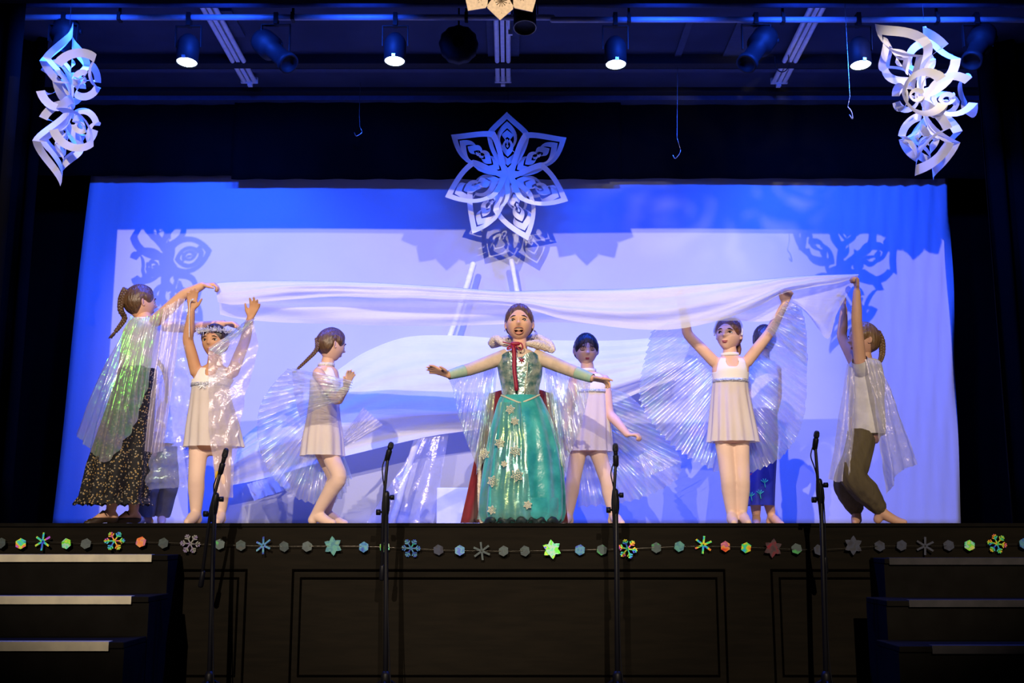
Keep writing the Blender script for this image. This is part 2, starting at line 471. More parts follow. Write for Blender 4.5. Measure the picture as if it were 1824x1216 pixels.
# panel mouldings of the stage front: a raised frame round each recessed panel
def panel(x0, x1):
    z1 = at(600,1013,SF).z; z0 = 0.12
    X0, X1 = at(x0,1013,SF).x, at(x1,1013,SF).x
    k = 0.045
    for nm, (i, dep) in (('panel_moulding', (0, 0.012)), ('panel_inner_moulding', (k, 0.008))):
        b = MB(); g = 0.010
        a0, a1, c0, c1 = X0+i, X1-i, z0+i, z1-i
        b.box((a0,SF-dep,c1-g),(a1,SF-0.0005,c1)); b.box((a0,SF-dep,c0),(a1,SF-0.0005,c0+g))
        b.box((a0,SF-dep,c0+g),(a0+g,SF-0.0005,c1-g)); b.box((a1-g,SF-dep,c0+g),(a1,SF-0.0005,c1-g))
        b.build(nm, M['groove'], sf, False)
panel(-170,441); panel(521,1291); panel(1372,1980)
struct('trim_1', MB().box((-5.5,SF-0.012,0.985),(5.5,SF+0.05,1.004)), M['black_paint'])
# proscenium: header beam and side walls just outside the picture
struct('wall_header', MB().box((-6,SF-0.03,4.19),(6,SF+0.03,6.5)), M['masking'])
struct('wall_proscenium_left', MB().box((-6,SF-0.05,0),(-3.42,SF+0.3,4.19)), M['masking'])
struct('wall_proscenium_right', MB().box((3.45,SF-0.05,0),(6,SF+0.3,4.19)), M['masking'])
struct('ceiling', MB().box((-5.6,SF+0.03,4.78),(5.6,10.2,4.9)), M['ceiling'])
struct('wall_back', MB().box((-5.6,9.9,1.0),(5.6,10.05,4.78)), M['masking'])
struct('wall_left', MB().box((-5.6,SF+0.3,1.0),(-5.45,9.9,4.78)), M['masking'])
struct('wall_right', MB().box((5.45,SF+0.3,1.0),(5.6,9.9,4.78)), M['masking'])
# ceiling beams seen as bands, the far light strip, and two pale panels beside the middle batten
def ceil_band(name, ya, yb, m, zt=4.78, zb=4.70):
    Ya = (zb-CAM.z)/math.tan(PITCH+math.atan((608-ya)/F)); Yb = (zb-CAM.z)/math.tan(PITCH+math.atan((608-yb)/F))
    struct(name, MB().box((-5.4,min(Ya,Yb),zb),(5.4,max(Ya,Yb),zt)), m)
ceil_band('trim_2', 113, 122, M['dark_beam'])
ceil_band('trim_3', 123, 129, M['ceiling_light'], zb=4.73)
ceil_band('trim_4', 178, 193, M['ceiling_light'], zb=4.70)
ceil_band('trim_5', 163, 172, M['dark_beam'], zb=4.74)
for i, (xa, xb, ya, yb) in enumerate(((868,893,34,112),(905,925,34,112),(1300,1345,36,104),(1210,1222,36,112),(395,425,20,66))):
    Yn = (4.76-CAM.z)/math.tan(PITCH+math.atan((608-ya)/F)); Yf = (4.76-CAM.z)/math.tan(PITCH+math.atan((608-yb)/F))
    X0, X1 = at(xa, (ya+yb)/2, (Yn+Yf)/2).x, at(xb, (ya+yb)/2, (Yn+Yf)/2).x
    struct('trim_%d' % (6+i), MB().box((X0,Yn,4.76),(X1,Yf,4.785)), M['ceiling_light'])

# black masking: hanging border above the back cloth, and legs at the sides
def curtain(name, p0, p1, z0, z1, label, folds=18, amp=0.035, m='masking'):
    p0, p1 = Vector(p0), Vector(p1)
    n = folds*8; rows = []
    nn = Vector((-(p1-p0).y, (p1-p0).x, 0)).normalized()
    for i, z in enumerate([z1 + (z0-z1)*k/10 for k in range(11)]):
        rows.append([p0.lerp(p1, j/n) + nn*amp*(0.6+0.4*i/10)*math.sin(2*pi*folds*j/n + 0.4*math.sin(j*0.13)) + Vector((0,0,z)) for j in range(n+1)])
    o = MB().grid(rows).build(name, M[m], None, True, 0.004)
    return tag(o, label, 'curtain')
# stepped lower edge of the border, as in the picture: three overlapping lengths
zb = at(900,318,9.15).z
curtain('border_curtain', (at(412,318,9.15).x,9.15,0), (at(1108,318,9.15).x,9.15,0), zb-0.006, 4.78, 'black border curtain hanging above the middle of the blue backcloth', 10, 0.012)
curtain('border_curtain', (-5.0,9.20,0), (at(420,318,9.2).x,9.20,0), at(300,313,9.20).z, 4.78, 'black border curtain above the left end of the backcloth', 8, 0.012)
curtain('border_curtain', (at(1100,318,9.2).x,9.20,0), (5.0,9.20,0), at(1500,318,9.20).z, 4.78, 'black border curtain above the right end of the backcloth', 8, 0.012)
curtain('leg_curtain', (-5.2,8.3,0), (at(70,600,8.3).x,8.05,0), 1.0, 4.78, 'black side curtain at the left beside the girl in the floral skirt', 9, 0.06)
curtain('leg_curtain', (at(1752,600,8.3).x,8.05,0), (5.2,8.3,0), 1.0, 4.78, 'black side curtain at the right beyond the backcloth', 9, 0.06)
curtain('leg_curtain', (-4.9,7.2,0), (at(12,600,7.2).x,7.1,0), 1.0, 4.78, 'black side curtain at the far left edge of the stage', 5, 0.06)

# back cloth, gathered a little towards its edges
def backcloth():
    NU, NV = 160, 48; rows = []; Yb = 9.32
    left = curve([at(92,936,Yb),at(110,780,Yb),at(132,560,Yb),at(150,400,Yb),at(162,306,Yb)][::-1], NV)
    right = curve([at(1712,936,Yb),at(1706,780,Yb),at(1699,560,Yb),at(1693,400,Yb),at(1689,306,Yb)][::-1], NV)
    for i in range(NV+1):
        r = []
        for j in range(NU+1):
            u = j/NU; p = left[i].lerp(right[i], u)
            v = i/NV
            e = max(0, 1-(1-u)/0.16); e2 = max(0, 1-u/0.08)
            p.y += 0.03*e*math.sin(2*pi*(u*58 + v*2.2))*(1-0.7*v) + 0.012*e2*math.sin(2*pi*u*70)
            p.y += 0.012*math.sin(2*pi*(u*2.3+0.2))
            p.z = max(p.z, 1.004)
            r.append(p)
        rows.append(r)
    o = MB().grid(rows).build('backcloth', M['backcloth'], None, True, 0.004)
    tag(o, 'wide pale blue cloth hung across the back of the stage', 'backdrop')
backcloth()

# ------------------------------------------------------------------ steps up to the stage
def stairs(right):
    if not right:
        lab = 'black wooden steps with cream nosing strips left of the stage front'
        rows = [(988,1000,272,6.05,300),(1062,1075,236,5.73,266),(1143,1158,196,5.41,222)]
    else:
        lab = 'black wooden steps with nosing strips coloured dark for shade, right of the stage front'
        rows = [(994,1005,1582,6.05,1574),(1069,1080,1617,5.73,1578),(1150,1163,1658,5.41,1600)]
    zs = [at(900,r[0],r[3]).z for r in rows] + [0.17]
    t = thing('stage_steps', (-3.0 if not right else 3.0, 5.7, 0), lab, 'steps')
    Ys = [r[3] for r in rows] + [5.09]
    sgn = 1 if right else -1
    edge = [at(r[4],r[0],r[3]).x for r in rows]; edge.append(edge[-1])
    for i in range(4):
        back = SF-0.02 if i == 0 else Ys[i-1]
        b = MB()
        x0, x1 = sorted((edge[i], sgn*3.38))
        b.box((x0,Ys[i],0),(x1,back,zs[i]-0.03)); b.build('riser', M['black_paint'], t, False)
        b = MB(); b.box((x0,Ys[i]-0.012,zs[i]-0.029),(x1,back,zs[i])); tr = b.build('tread', M['black_paint'], t, False, 0, 0.004)
        if i < 3:
            xs = at(rows[i][2],rows[i][0],Ys[i]).x
            x0, x1 = sorted((xs, sgn*3.38))
            hgt = (rows[i][1]-rows[i][0])*mpp(rows[i][0],Ys[i])
            b = MB(); b.box((x0,Ys[i]-0.017,zs[i]-hgt),(x1,Ys[i]-0.0125,zs[i]+0.003)); b.box((x0,Ys[i]-0.0125,zs[i]+0.0005),(x1,Ys[i]+0.035,zs[i]+0.003))
            b.build('nosing_strip', M['nosing'] if not right else M['nosing_shaded'], tr, False)
M['nosing_shaded'] = mat('nosing_shaded', (0.055,0.05,0.055), 0.7, spec=0.1, c2=(0.042,0.04,0.043), scale=14)  # strips of the right steps, their dim light put into the colour
stairs(False); stairs(True)

# ------------------------------------------------------------------ lighting rig
RY = 7.3
pz = at(900,31,RY).z
def rig_pipe(x0, x1, dz, label):
    t = thing('lighting_bar', at((x0+x1)/2,31,RY)+Vector((0,0,dz)), label, 'lighting bar')
    a, b = at(x0,31,RY), at(x1,31,RY); a.z = b.z = pz+dz
    MB().tube([a,b],[0.021,0.021],14,1).build('bar', M['pipe'], t)
    n = 4
    for k in range(n):
        p = a.lerp(b,(k+0.5)/n)
        bb = MB(); bb.box(p+Vector((-0.012,-0.03,-0.028)), p+Vector((0.012,0.03,0.03))); bb.box(p+Vector((-0.008,-0.008,0.03)), (p.x+0.008,p.y+0.008,4.78))
        bb.build('hanger', M['lantern_black'], t, False)
rig_pipe(-250,985,0.0,'long silver lighting bar across the ceiling, left of the joint')
rig_pipe(983,2080,-0.018,'long silver lighting bar across the ceiling, right of the joint')
# narrow upper bar right at the header
b = MB(); b.tube([at(-200,9,7.22),at(2030,9,7.22)],[0.02,0.02],12,1)
tag(b.build('cable_tray', M['pipe_dim'] if 'pipe_dim' in M else M['ceiling_light'], None), 'dull cable tray running along the top of the stage opening', 'tray')

M['lens_blue'] = emit('lens_blue', (0.55,0.72,1.0), 14.0)
def par(x, y, lit, label, Y=RY, tilt=7, lean=0.0, L=0.20, R=0.078):
    c = at(x,y,Y)                                   # centre of the lens
    ax = Vector((math.sin(math.radians(lean)), -math.sin(math.radians(tilt)), -math.cos(math.radians(tilt)))).normalized()
    t = thing('par_lantern', c, label, 'stage light', 'blue par lanterns on the lighting bar' if lit else None)
    b = MB(); b.lathe(c, [(0.0,-L),(R*0.55,-L),(R*0.85,-L+0.03),(R,-L+0.06),(R,0.012),(R*0.93,0.014),(R*0.92,0.0)], ax, 28)
    b.build('can', M['lantern_black'], t)
    b = MB(); b.lathe(c, [(R*0.90,0.004),(R*0.6,0.010),(0.0,0.013)], ax, 28)
    b.build('lens', M['lens_blue'] if lit else M['lantern_black'], t)
    # square gel frame and clip
    b = MB(); q = c+ax*0.004+Vector((0,-R*1.02,0)); b.box(q+Vector((-0.012,-0.012,-0.006)), q+Vector((0.012,0.004,0.012))); b.build('frame_clip', M['chrome'], t, False)
    # yoke
    top = Vector((c.x, Y, pz)); b = MB()
    s0 = c-ax*L*0.55
    for s in (-1,1):
        b.bar(s0+Vector((s*(R+0.012),0,0)), Vector((c.x+s*(R+0.012),Y,pz-0.07)), 0.006, 0.025, (0,1,0))
    b.bar((c.x-R-0.015,Y,pz-0.07),(c.x+R+0.015,Y,pz-0.07),0.025,0.006)
    b.build('yoke', M['lantern_black'], t, False)
    b = MB(); b.box(top+Vector((-0.015,-0.03,-0.07)), top+Vector((0.015,0.03,0.026))); b.build('clamp', M['lantern_black'], t, False)
    if lit:
        spot('blue_par_or_added_light', c+ax*0.03, c+ax*3, 230, BLUE, 155, 0.8, 0.06)
    return t
par(333,109,True,'glowing blue par lantern leftmost of four on the bar')
par(703,107,True,'glowing blue par lantern second from left, left of the round black fan')
par(1097,113,True,'glowing blue par lantern third from left')
par(1533,114,True,'glowing blue par lantern rightmost of four, beside the right paper snowflake')

def profile(x, y, dx, dy, label, Y=RY, L=0.38, R=0.075):
    """unlit profile spot: long barrel hung by a yoke"""
    c = at(x,y,Y); tip = at(x+dx,y+dy,Y-0.12)
    ax = (tip-c).normalized()
    t = thing('profile_spotlight', c, label, 'stage light')
    b = MB(); b.lathe(c, [(0,-L*0.5),(R*1.15,-L*0.5),(R*1.25,-L*0.42),(R*1.25,-L*0.12),(R*0.85,-L*0.08),(R*0.8,L*0.38),(R*1.0,L*0.40),(R*1.0,L*0.5),(R*0.8,L*0.5),(R*0.7,L*0.42),(0,L*0.42)], ax, 24)
    b.build('barrel', M['lantern_black'], t)
    b = MB()
    for s in (-1,1): b.bar(c+Vector((s*R*1.35,0,0)), Vector((c.x+s*R*1.35,Y,pz-0.06)), 0.006, 0.03, (0,1,0))
    b.bar((c.x-R*1.4,Y,pz-0.06),(c.x+R*1.4,Y,pz-0.06),0.03,0.006)
    b.build('yoke', M['lantern_black'], t, False)
    b = MB(); b.box((c.x-0.015,Y-0.03,pz-0.06),(c.x+0.015,Y+0.03,pz+0.026)); b.build('clamp', M['lantern_black'], t, False)
    b = MB(); b.lathe(c-ax*L*0.3+Vector((R*1.25,0,0)), [(0,0.02),(0.018,0.02),(0.018,0.0),(0,0)], (1,0,0), 10); b.build('knob', M['lantern_black'], t)
profile(490,92,40,35,'unlit black profile spotlight tilted right, between the two left blue lanterns')
profile(1348,88,-30,42,'unlit black profile spotlight tilted left beside the right ceiling batten')
profile(1742,84,-18,40,'unlit black profile spotlight right of the hanging paper snowflake')
profile(112,74,-12,40,'unlit black profile spotlight behind the left paper snowflake')
# lantern half hidden by the card snowflake, with two small glints on its rim
def front_lantern():
    c = at(935,48,6.75); t = thing('fresnel_lantern', c, 'black fresnel lantern with bright rim glints behind the card snowflake', 'stage light')
    ax = Vector((0,-0.25,-1)).normalized(); R = 0.075
    MB().lathe(c, [(0,-0.2),(R*0.9,-0.2),(R,-0.17),(R,0.0),(R*0.93,0.004),(R*0.9,-0.01),(0,-0.012)], ax, 28).build('housing', M['lantern_black'], t)
    b = MB(); b.lathe(c, [(R*1.03,-0.004),(R*1.05,0.006),(R*0.95,0.010),(R*0.92,0.0)], ax, 28); b.build('rim', M['chrome_dark'], t)
    b = MB(); b.bar(c-ax*0.1+Vector((-R-0.01,0,0)), (c.x-R-0.01,6.75,4.6),0.006,0.025,(0,1,0)); b.bar(c-ax*0.1+Vector((R+0.01,0,0)), (c.x+R+0.01,6.75,4.6),0.006,0.025,(0,1,0)); b.box((c.x-R-0.015,6.735,4.59),(c.x+R+0.015,6.765,4.78))
    b.build('yoke', M['lantern_black'], t, False)
M['chrome_dark'] = mat('chrome_dark', (0.12,0.11,0.09), 0.25, metal=0.8)
front_lantern()
# round black fan
def fan():
    c = at(817,80,7.45); t = thing('ceiling_fan', c, 'round black fan with scalloped rim hanging from the lighting bar', 'fan')
    b = MB(); rows = []
    n = 48; R = 34*mpp(80,7.45)
    for r, h in ((0.0,-0.05),(0.8,-0.05),(1.0,-0.03),(1.0,0.03),(0.8,0.05),(0.0,0.05)):
        rows.append([c+Vector((math.cos(2*pi*j/n)*R*max(r,0.001)*(1+0.03*math.cos(12*2*pi*j/n)), h, math.sin(2*pi*j/n)*R*max(r,0.001)*(1+0.03*math.cos(12*2*pi*j/n)))) for j in range(n)])
    b.grid(rows, True); b.build('drum', M['lantern_black'], t)
    b = MB(); b.lathe(c+Vector((0,-0.06,0)), [(0,-0.01),(R*0.28,-0.01),(R*0.3,0.02)], (0,1,0), 20); b.build('hub', M['masking'], t)
    b = MB(); b.bar(c+Vector((0,0,R)), (c.x,7.45,4.78), 0.03,0.012); b.build('bracket', M['lantern_black'], t, False)
fan()

# fluorescent battens on the ceiling
def batten(xn, yn, xf, yf, label):
    z = 4.70
    def pt(x, y):
        Y = (z-CAM.z)/math.tan(PITCH+math.atan((608-y)/F)); return at(x,y,Y)
    a, b2 = pt(xn,yn), pt(xf,yf)
    t = thing('ceiling_batten', (a+b2)/2, label, 'ceiling light', 'fluorescent battens on the stage ceiling')
    MB().bar(a+Vector((0,0,0.045)), b2+Vector((0,0,0.045)), 0.03, 0.07).build('spine', M['batten'], t, False)
    for s in (-1,1):
        o = Vector((s*0.045,0,0.02)); MB().tube([a+o,b2+o],[0.019,0.019],12,1).build('tube', M['batten'], t)
    d = (b2-a).normalized()
    for p in (a,b2):
        MB().bar(p-d*0.012+Vector((0,0,0.03)),p+d*0.012+Vector((0,0,0.03)),0.14,0.05).build('end_cap', M['batten'], t, False)
    q = b2+d*0.03; MB().box(q+Vector((-0.018,-0.02,-0.01)), q+Vector((0.018,0.02,0.05))).build('starter', M['batten'], t, False)
    return t
batten(366,8,444,149,'slanting fluorescent batten left on the ceiling, lit blue')
bat2 = batten(894,8,896,148,'straight fluorescent batten in the middle behind the card snowflake')
bat3 = batten(1461,8,1388,150,'slanting fluorescent batten right on the ceiling, with a looped cable')
b = MB(); b.tube([at(1380,100,7.9),at(1383,122,7.95),at(1395,128,8.0),at(1405,118,8.0),at(1404,98,7.9)],[0.004]*5,6,6)
b.build('loose_cable', M['lantern_black'], bat3)
b = MB(); q = at(909,58,7.35); b.box(q+Vector((-0.015,-0.01,-0.018)), q+Vector((0.015,0.01,0.018))); b.bar(q, (q.x,q.y,pz), 0.008,0.008)
b.build('paper_tag', M['batten'], bat2, False)

# thin hanging wires with hooks
def wire(pts, Y, label):
    P = [at(x,y,Y) for x, y in pts]
    top = Vector((P[0].x, Y, 4.78))
    t = thing('hanging_wire', P[-1], label, 'wire')
    MB().tube([top]+P[:-1],[0.0022]*len(P),5,1).build('wire', M['chrome'], t)
    h = P[-2]; e = P[-1]
    MB().tube([h, h.lerp(e,0.4)+Vector((0.012,0,0)), e, e+Vector((-0.02,0,0.03))],[0.004]*4,6,4).build('hook', M['chrome'], t)
wire([(1207,110),(1206,245),(1212,266),(1203,282)],8.4,'thin wire with a hook hanging right of the middle snowflake')
wire([(1508,60),(1514,172),(1510,190),(1519,212)],7.2,'pale wire with a hook hanging left of the right paper snowflake')
wire([(640,205),(641,226),(645,234),(635,242)],8.9,'short dark wire with a hook against the black border')

# ------------------------------------------------------------------ paper snowflakes
def strip_mesh(a, s0, s1, rho, side, name, kx=0.86):
    b = MB(); n = 20
    for half in (1,-1):
        rows = []
        for s in (s0, (s0+s1)/2, s1):
            r = []
            for j in range(n+1):
                tau = -1 + 2*j/n
                th = rho*pi*tau; k = s/(rho*pi)
                u = s*(1-abs(tau)*(1.0 if s > 0 else 0))
                r.append(Vector((kx*k*math.sin(th), -side*k*(1-math.cos(th))*0.95, a + half*u)))
            rows.append(r)
        b.grid(rows)
    return b.mesh(name)
def core_mesh(a, s1, side):
    b = MB(); n = 20
    for half in (1,-1):
        rows = []
        for s in (s1*0.02, s1*0.5, s1):
            rows.append([Vector((0.86*(s/pi)*math.sin(pi*(-1+2*j/n)), -side*(s/pi)*(1-math.cos(pi*(-1+2*j/n))), a+half*s*(1-abs(-1+2*j/n)))) for j in range(n+1)])
        b.grid(rows)
    return b.mesh('core')
A0 = 0.252
STRIPS = [(0.77,1.0,0.47,1,0.90),(0.48,0.70,0.86,-1,1.15),(0.20,0.42,0.9,1,1.1)]
def paper_flake(x, y, Y, yaw, spin, label, scale=1.0, angs=(0,60,120,180,240,300), pitch=0, PET=None):
    c = at(x,y,Y)
    t = thing('paper_snowflake', c, label, 'snowflake', 'large folded paper snowflakes hung over the stage')
    t.rotation_euler = Matrix.Rotation(math.radians(yaw),4,'Z').__matmul__(Matrix.Rotation(math.radians(pitch),4,'X')).__matmul__(Matrix.Rotation(math.radians(spin),4,'Y')).to_euler()
    t.scale = (scale,)*3
    for ang in angs:
        jit = random.uniform(-5,5)
        p = link('petal', PET[0].copy(), M['paper'], None)
        p.data.materials.clear(); p.data.materials.append(M['paper'])
        p.parent = t
        p.rotation_euler = (math.radians(random.uniform(-7,7)), math.radians(ang+jit*0.5), math.radians(random.uniform(-16,16)))
        for me in PET[1:]:
            s = bpy.data.objects.new('paper_strip', me); C.objects.link(s); s.parent = p
    return t
def petal_set(ST):
    out = [strip_mesh(A0, ST[0][0]*A0, ST[0][1]*A0, ST[0][2], ST[0][3], 'petal', ST[0][4])]
    for s in ST[1:]:
        me = strip_mesh(A0, s[0]*A0, s[1]*A0, s[2], s[3], 'paper_strip', s[4]); me.materials.append(M['paper']); out.append(me)
    me = core_mesh(A0, 0.14*A0, -1); me.materials.append(M['paper']); out.append(me)
    return out
PET_A = petal_set(STRIPS)
PET_B = petal_set([(0.72,1.0,0.80,1,1.25),(0.42,0.66,0.92,-1,1.3),(0.16,0.36,0.92,1,1.2)])
paper_flake(905,312,8.75,-2,0,'large blue-lit paper snowflake in the middle, in front of the backcloth',1.15,(0,60,120,165,211,248,303),0,PET_A)
paper_flake(124,186,7.0,-52,14,'large paper snowflake hung at the left, seen edge-on, blue at the top',1.1,PET=PET_B)
paper_flake(1645,176,6.85,50,16,'large paper snowflake hung at the right, seen at a slant, brightly lit',1.2,PET=PET_B)
for x, y0, Y in ((905,196,8.75),(124,40,7.0),(1645,28,6.85)):
    p = at(x,y0+6,Y); q = Vector((p.x,Y,4.78))
    tag(MB().tube([p,q],[0.0015,0.0015],5,1).build('hanging_thread', M['lantern_black'], None), {905:'thread holding the middle paper snowflake',124:'thread holding the left paper snowflake',1645:'thread holding the right paper snowflake'}[x], 'thread')

# flat glitter-card snowflake at the very top, in front of the header
def card_flake(x, y, Y, L, label, spin=0):
    c = at(x,y,Y); t = thing('card_snowflake', c, label, 'snowflake')
    for k in range(11):
        a = math.radians(360/11*k+spin); u = Vector((math.sin(a),0,-math.cos(a))); v = Vector((u.z,0,-u.x))
        out = [(0.06*L,0.03*L),(0.30*L,0.20*L),(0.78*L,0.235*L),(1.0*L,0.02*L),(0.80*L,-0.20*L),(0.30*L,-0.20*L),(0.06*L,-0.03*L)]
        f = [c+u*p+v*q+Vector((0,-0.003,0)) for p,q in out]; g = [p+Vector((0,0.006,0)) for p in f]
        n = len(f)
        MB().add(f+g, [tuple(range(n)), tuple(range(2*n-1,n-1,-1))]+[(i,n+i,n+(i+1)%n,(i+1)%n) for i in range(n)]).build('arm', M['card'], t, False)
        # printed little snowflake on the arm
        m = c+u*0.66*L+Vector((0,-0.0045,0)); b = MB()
        for q in range(6):
            aa = pi*q/6+0.2; d = Vector((math.cos(aa),0,math.sin(aa)))*0.10*L
            b.bar(m-d, m+d, 0.003, 0.006, (0,1,0))
        b.build('printed_star', M['card_print'], t, False)
        b = MB()
        for q in range(7):
            m2 = c+u*random.uniform(0.3,0.9)*L+v*random.uniform(-0.15,0.15)*L+Vector((0,-0.004,0))
            b.ell(m2,(0.004,0.002,0.004),6,4)
        b.build('glitter_dots', M['glitter'], t)
    MB().tube([c+Vector((0,0,0.0)), (c.x,Y,5.2)],[0.0015,0.0015],5,1).build('thread', M['lantern_black'], t)
card_flake(893,-62,6.1,106*mpp(0,6.1),'flat beige glitter card snowflake at the top centre',0)
card_flake(1850,-72,6.1,95*mpp(0,6.1),'corner of a beige card snowflake at the top right edge',30)

# ------------------------------------------------------------------ garland on the stage front
RB = [(0.05,0.08,0.9),(0.05,0.55,0.9),(0.08,0.9,0.15),(0.9,0.75,0.05),(0.95,0.18,0.03),(0.5,0.1,0.9)]
def dim(c, k): return [tuple(x*k for x in t) for t in c]
M['foil_rainbow'] = foil('foil_rainbow', RB)
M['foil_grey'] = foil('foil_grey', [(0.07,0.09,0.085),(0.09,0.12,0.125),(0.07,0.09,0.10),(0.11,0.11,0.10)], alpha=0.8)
M['foil_grey_spark'] = foil('foil_grey_spark', [(0.08,0.11,0.11),(0.1,0.14,0.14),(0.09,0.12,0.13),(0.08,0.5,0.12)], alpha=0.85)
M['foil_blue'] = foil('foil_blue', [(0.04,0.05,0.35),(0.05,0.18,0.42),(0.12,0.32,0.4),(0.06,0.09,0.55),(0.04,0.34,0.26)])
M['foil_teal'] = foil('foil_teal', [(0.08,0.26,0.25),(0.13,0.34,0.3),(0.07,0.2,0.28),(0.16,0.33,0.27)])
M['foil_green'] = foil('foil_green', [(0.05,0.6,0.15),(0.15,0.8,0.5),(0.5,0.7,0.6),(0.1,0.9,0.05),(0.7,0.8,0.1),(0.1,0.2,0.8)])
M['foil_red'] = foil('foil_red', [(0.5,0.03,0.05),(0.9,0.15,0.03),(0.8,0.35,0.1),(0.5,0.1,0.3),(0.8,0.3,0.3)])
M['foil_white'] = foil('foil_white', [(0.24,0.24,0.22),(0.28,0.28,0.26),(0.25,0.18,0.4),(0.22,0.28,0.22)])
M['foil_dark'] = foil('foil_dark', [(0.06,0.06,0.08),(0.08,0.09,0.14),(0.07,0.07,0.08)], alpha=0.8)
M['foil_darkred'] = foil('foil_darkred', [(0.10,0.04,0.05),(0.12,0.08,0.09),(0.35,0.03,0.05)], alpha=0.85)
GM = {}
def gmesh(kind):
    if kind in GM: return GM[kind].copy()
    b = MB(); th = 0.0012
    def poly(pts):
        n = len(pts); f = [Vector((x,-th,z)) for x,z in pts]; g = [Vector((x,th,z)) for x,z in pts]
        b.add(f+g, [tuple(range(n)), tuple(range(2*n-1,n-1,-1))]+[(i,n+i,n+(i+1)%n,(i+1)%n) for i in range(n)])
    def strip(p, q, wd):
        p, q = Vector((p[0],0,p[1])), Vector((q[0],0,q[1])); d = (q-p).normalized(); r = Vector((d.z,0,-d.x))*wd/2
        poly([((p+r).x,(p+r).z),((q+r).x,(q+r).z),((q-r).x,(q-r).z),((p-r).x,(p-r).z)])
    if kind == 'hexagon':
        poly([(0.031*math.sin(pi/3*k),0.031*math.cos(pi/3*k)) for k in range(6)])
    elif kind == 'asterisk':
        for k in range(6):
            a = pi/3*k; strip((0.004*math.sin(a),0.004*math.cos(a)),(0.05*math.sin(a),0.05*math.cos(a)),0.011)
    elif kind == 'crystal':
        for k in range(6):
            a = pi/3*k+pi/6; u = (math.sin(a),math.cos(a)); strip((0,0),(u[0]*0.056,u[1]*0.056),0.007)
            for s in (-1,1):
                for rr, ln in ((0.028,0.020),(0.042,0.014)):
                    a2 = a+s*0.9; strip((u[0]*rr,u[1]*rr),(u[0]*rr+ln*math.sin(a2),u[1]*rr+ln*math.cos(a2)),0.007)
    elif kind == 'star':
        pts = []
        for k in range(24):
            a = 2*pi*k/24; r = [0.055,0.043,0.034,0.043][k%4]; pts.append((r*math.sin(a),r*math.cos(a)))
        poly(pts)
    GM[kind] = b.mesh(kind, smooth_sh=False)
    return GM[kind].copy()
H, A, K, S = 'hexagon','asterisk','crystal','star'
GAR = [(2,967,H,'grey'),(37,968,H,'rainbow'),(76,964,A,'rainbow'),(118,968,H,'green'),(153,968,H,'grey'),(204,963,K,'rainbow'),(251,965,H,'red'),(291,967,H,'grey'),(339,968,K,'white'),
 (391,969,H,'grey_spark'),(429,971,H,'grey'),(469,971,A,'blue'),(506,973,H,'grey'),(547,973,H,'grey'),(593,972,S,'teal'),(648,974,H,'blue'),(685,974,H,'green'),(732,976,K,'blue'),(781,979,H,'dark'),(819,980,H,'blue'),
 (858,981,A,'grey'),(897,981,H,'grey'),(935,981,H,'grey'),(983,978,S,'green'),(1033,979,H,'blue'),(1072,979,H,'grey_spark'),(1118,977,K,'rainbow'),(1169,975,H,'grey_spark'),(1210,973,H,'teal'),
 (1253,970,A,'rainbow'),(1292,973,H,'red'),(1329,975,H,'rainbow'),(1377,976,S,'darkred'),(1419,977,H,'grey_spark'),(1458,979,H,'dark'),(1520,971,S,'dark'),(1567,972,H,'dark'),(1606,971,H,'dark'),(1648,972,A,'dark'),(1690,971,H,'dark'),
 (1727,971,H,'green'),(1776,968,K,'rainbow'),(1824,968,H,'blue')]
GY = SF-0.030
gt = thing('snowflake_garland', at(912,975,GY), 'string of shiny holographic snowflakes and hexagons along the stage front', 'garland')
MB().tube([at(x,y,GY+0.003) for x,y,_,_ in [(-60,966,0,0)]+GAR[::2]+[(1890,968,0,0)]],[0.0013]*(len(GAR[::2])+2),5,2).build('string', M['chrome_dark'], gt)
for x, y, kd, m in GAR:
    o = link(kd+'_charm', gmesh(kd), M['foil_'+m], gt)
    o.location = at(x,y,GY) - ORG[gt.name]
    o.rotation_euler = (random.uniform(-0.25,0.25), random.uniform(-0.2,0.2), random.uniform(-0.35,0.35))

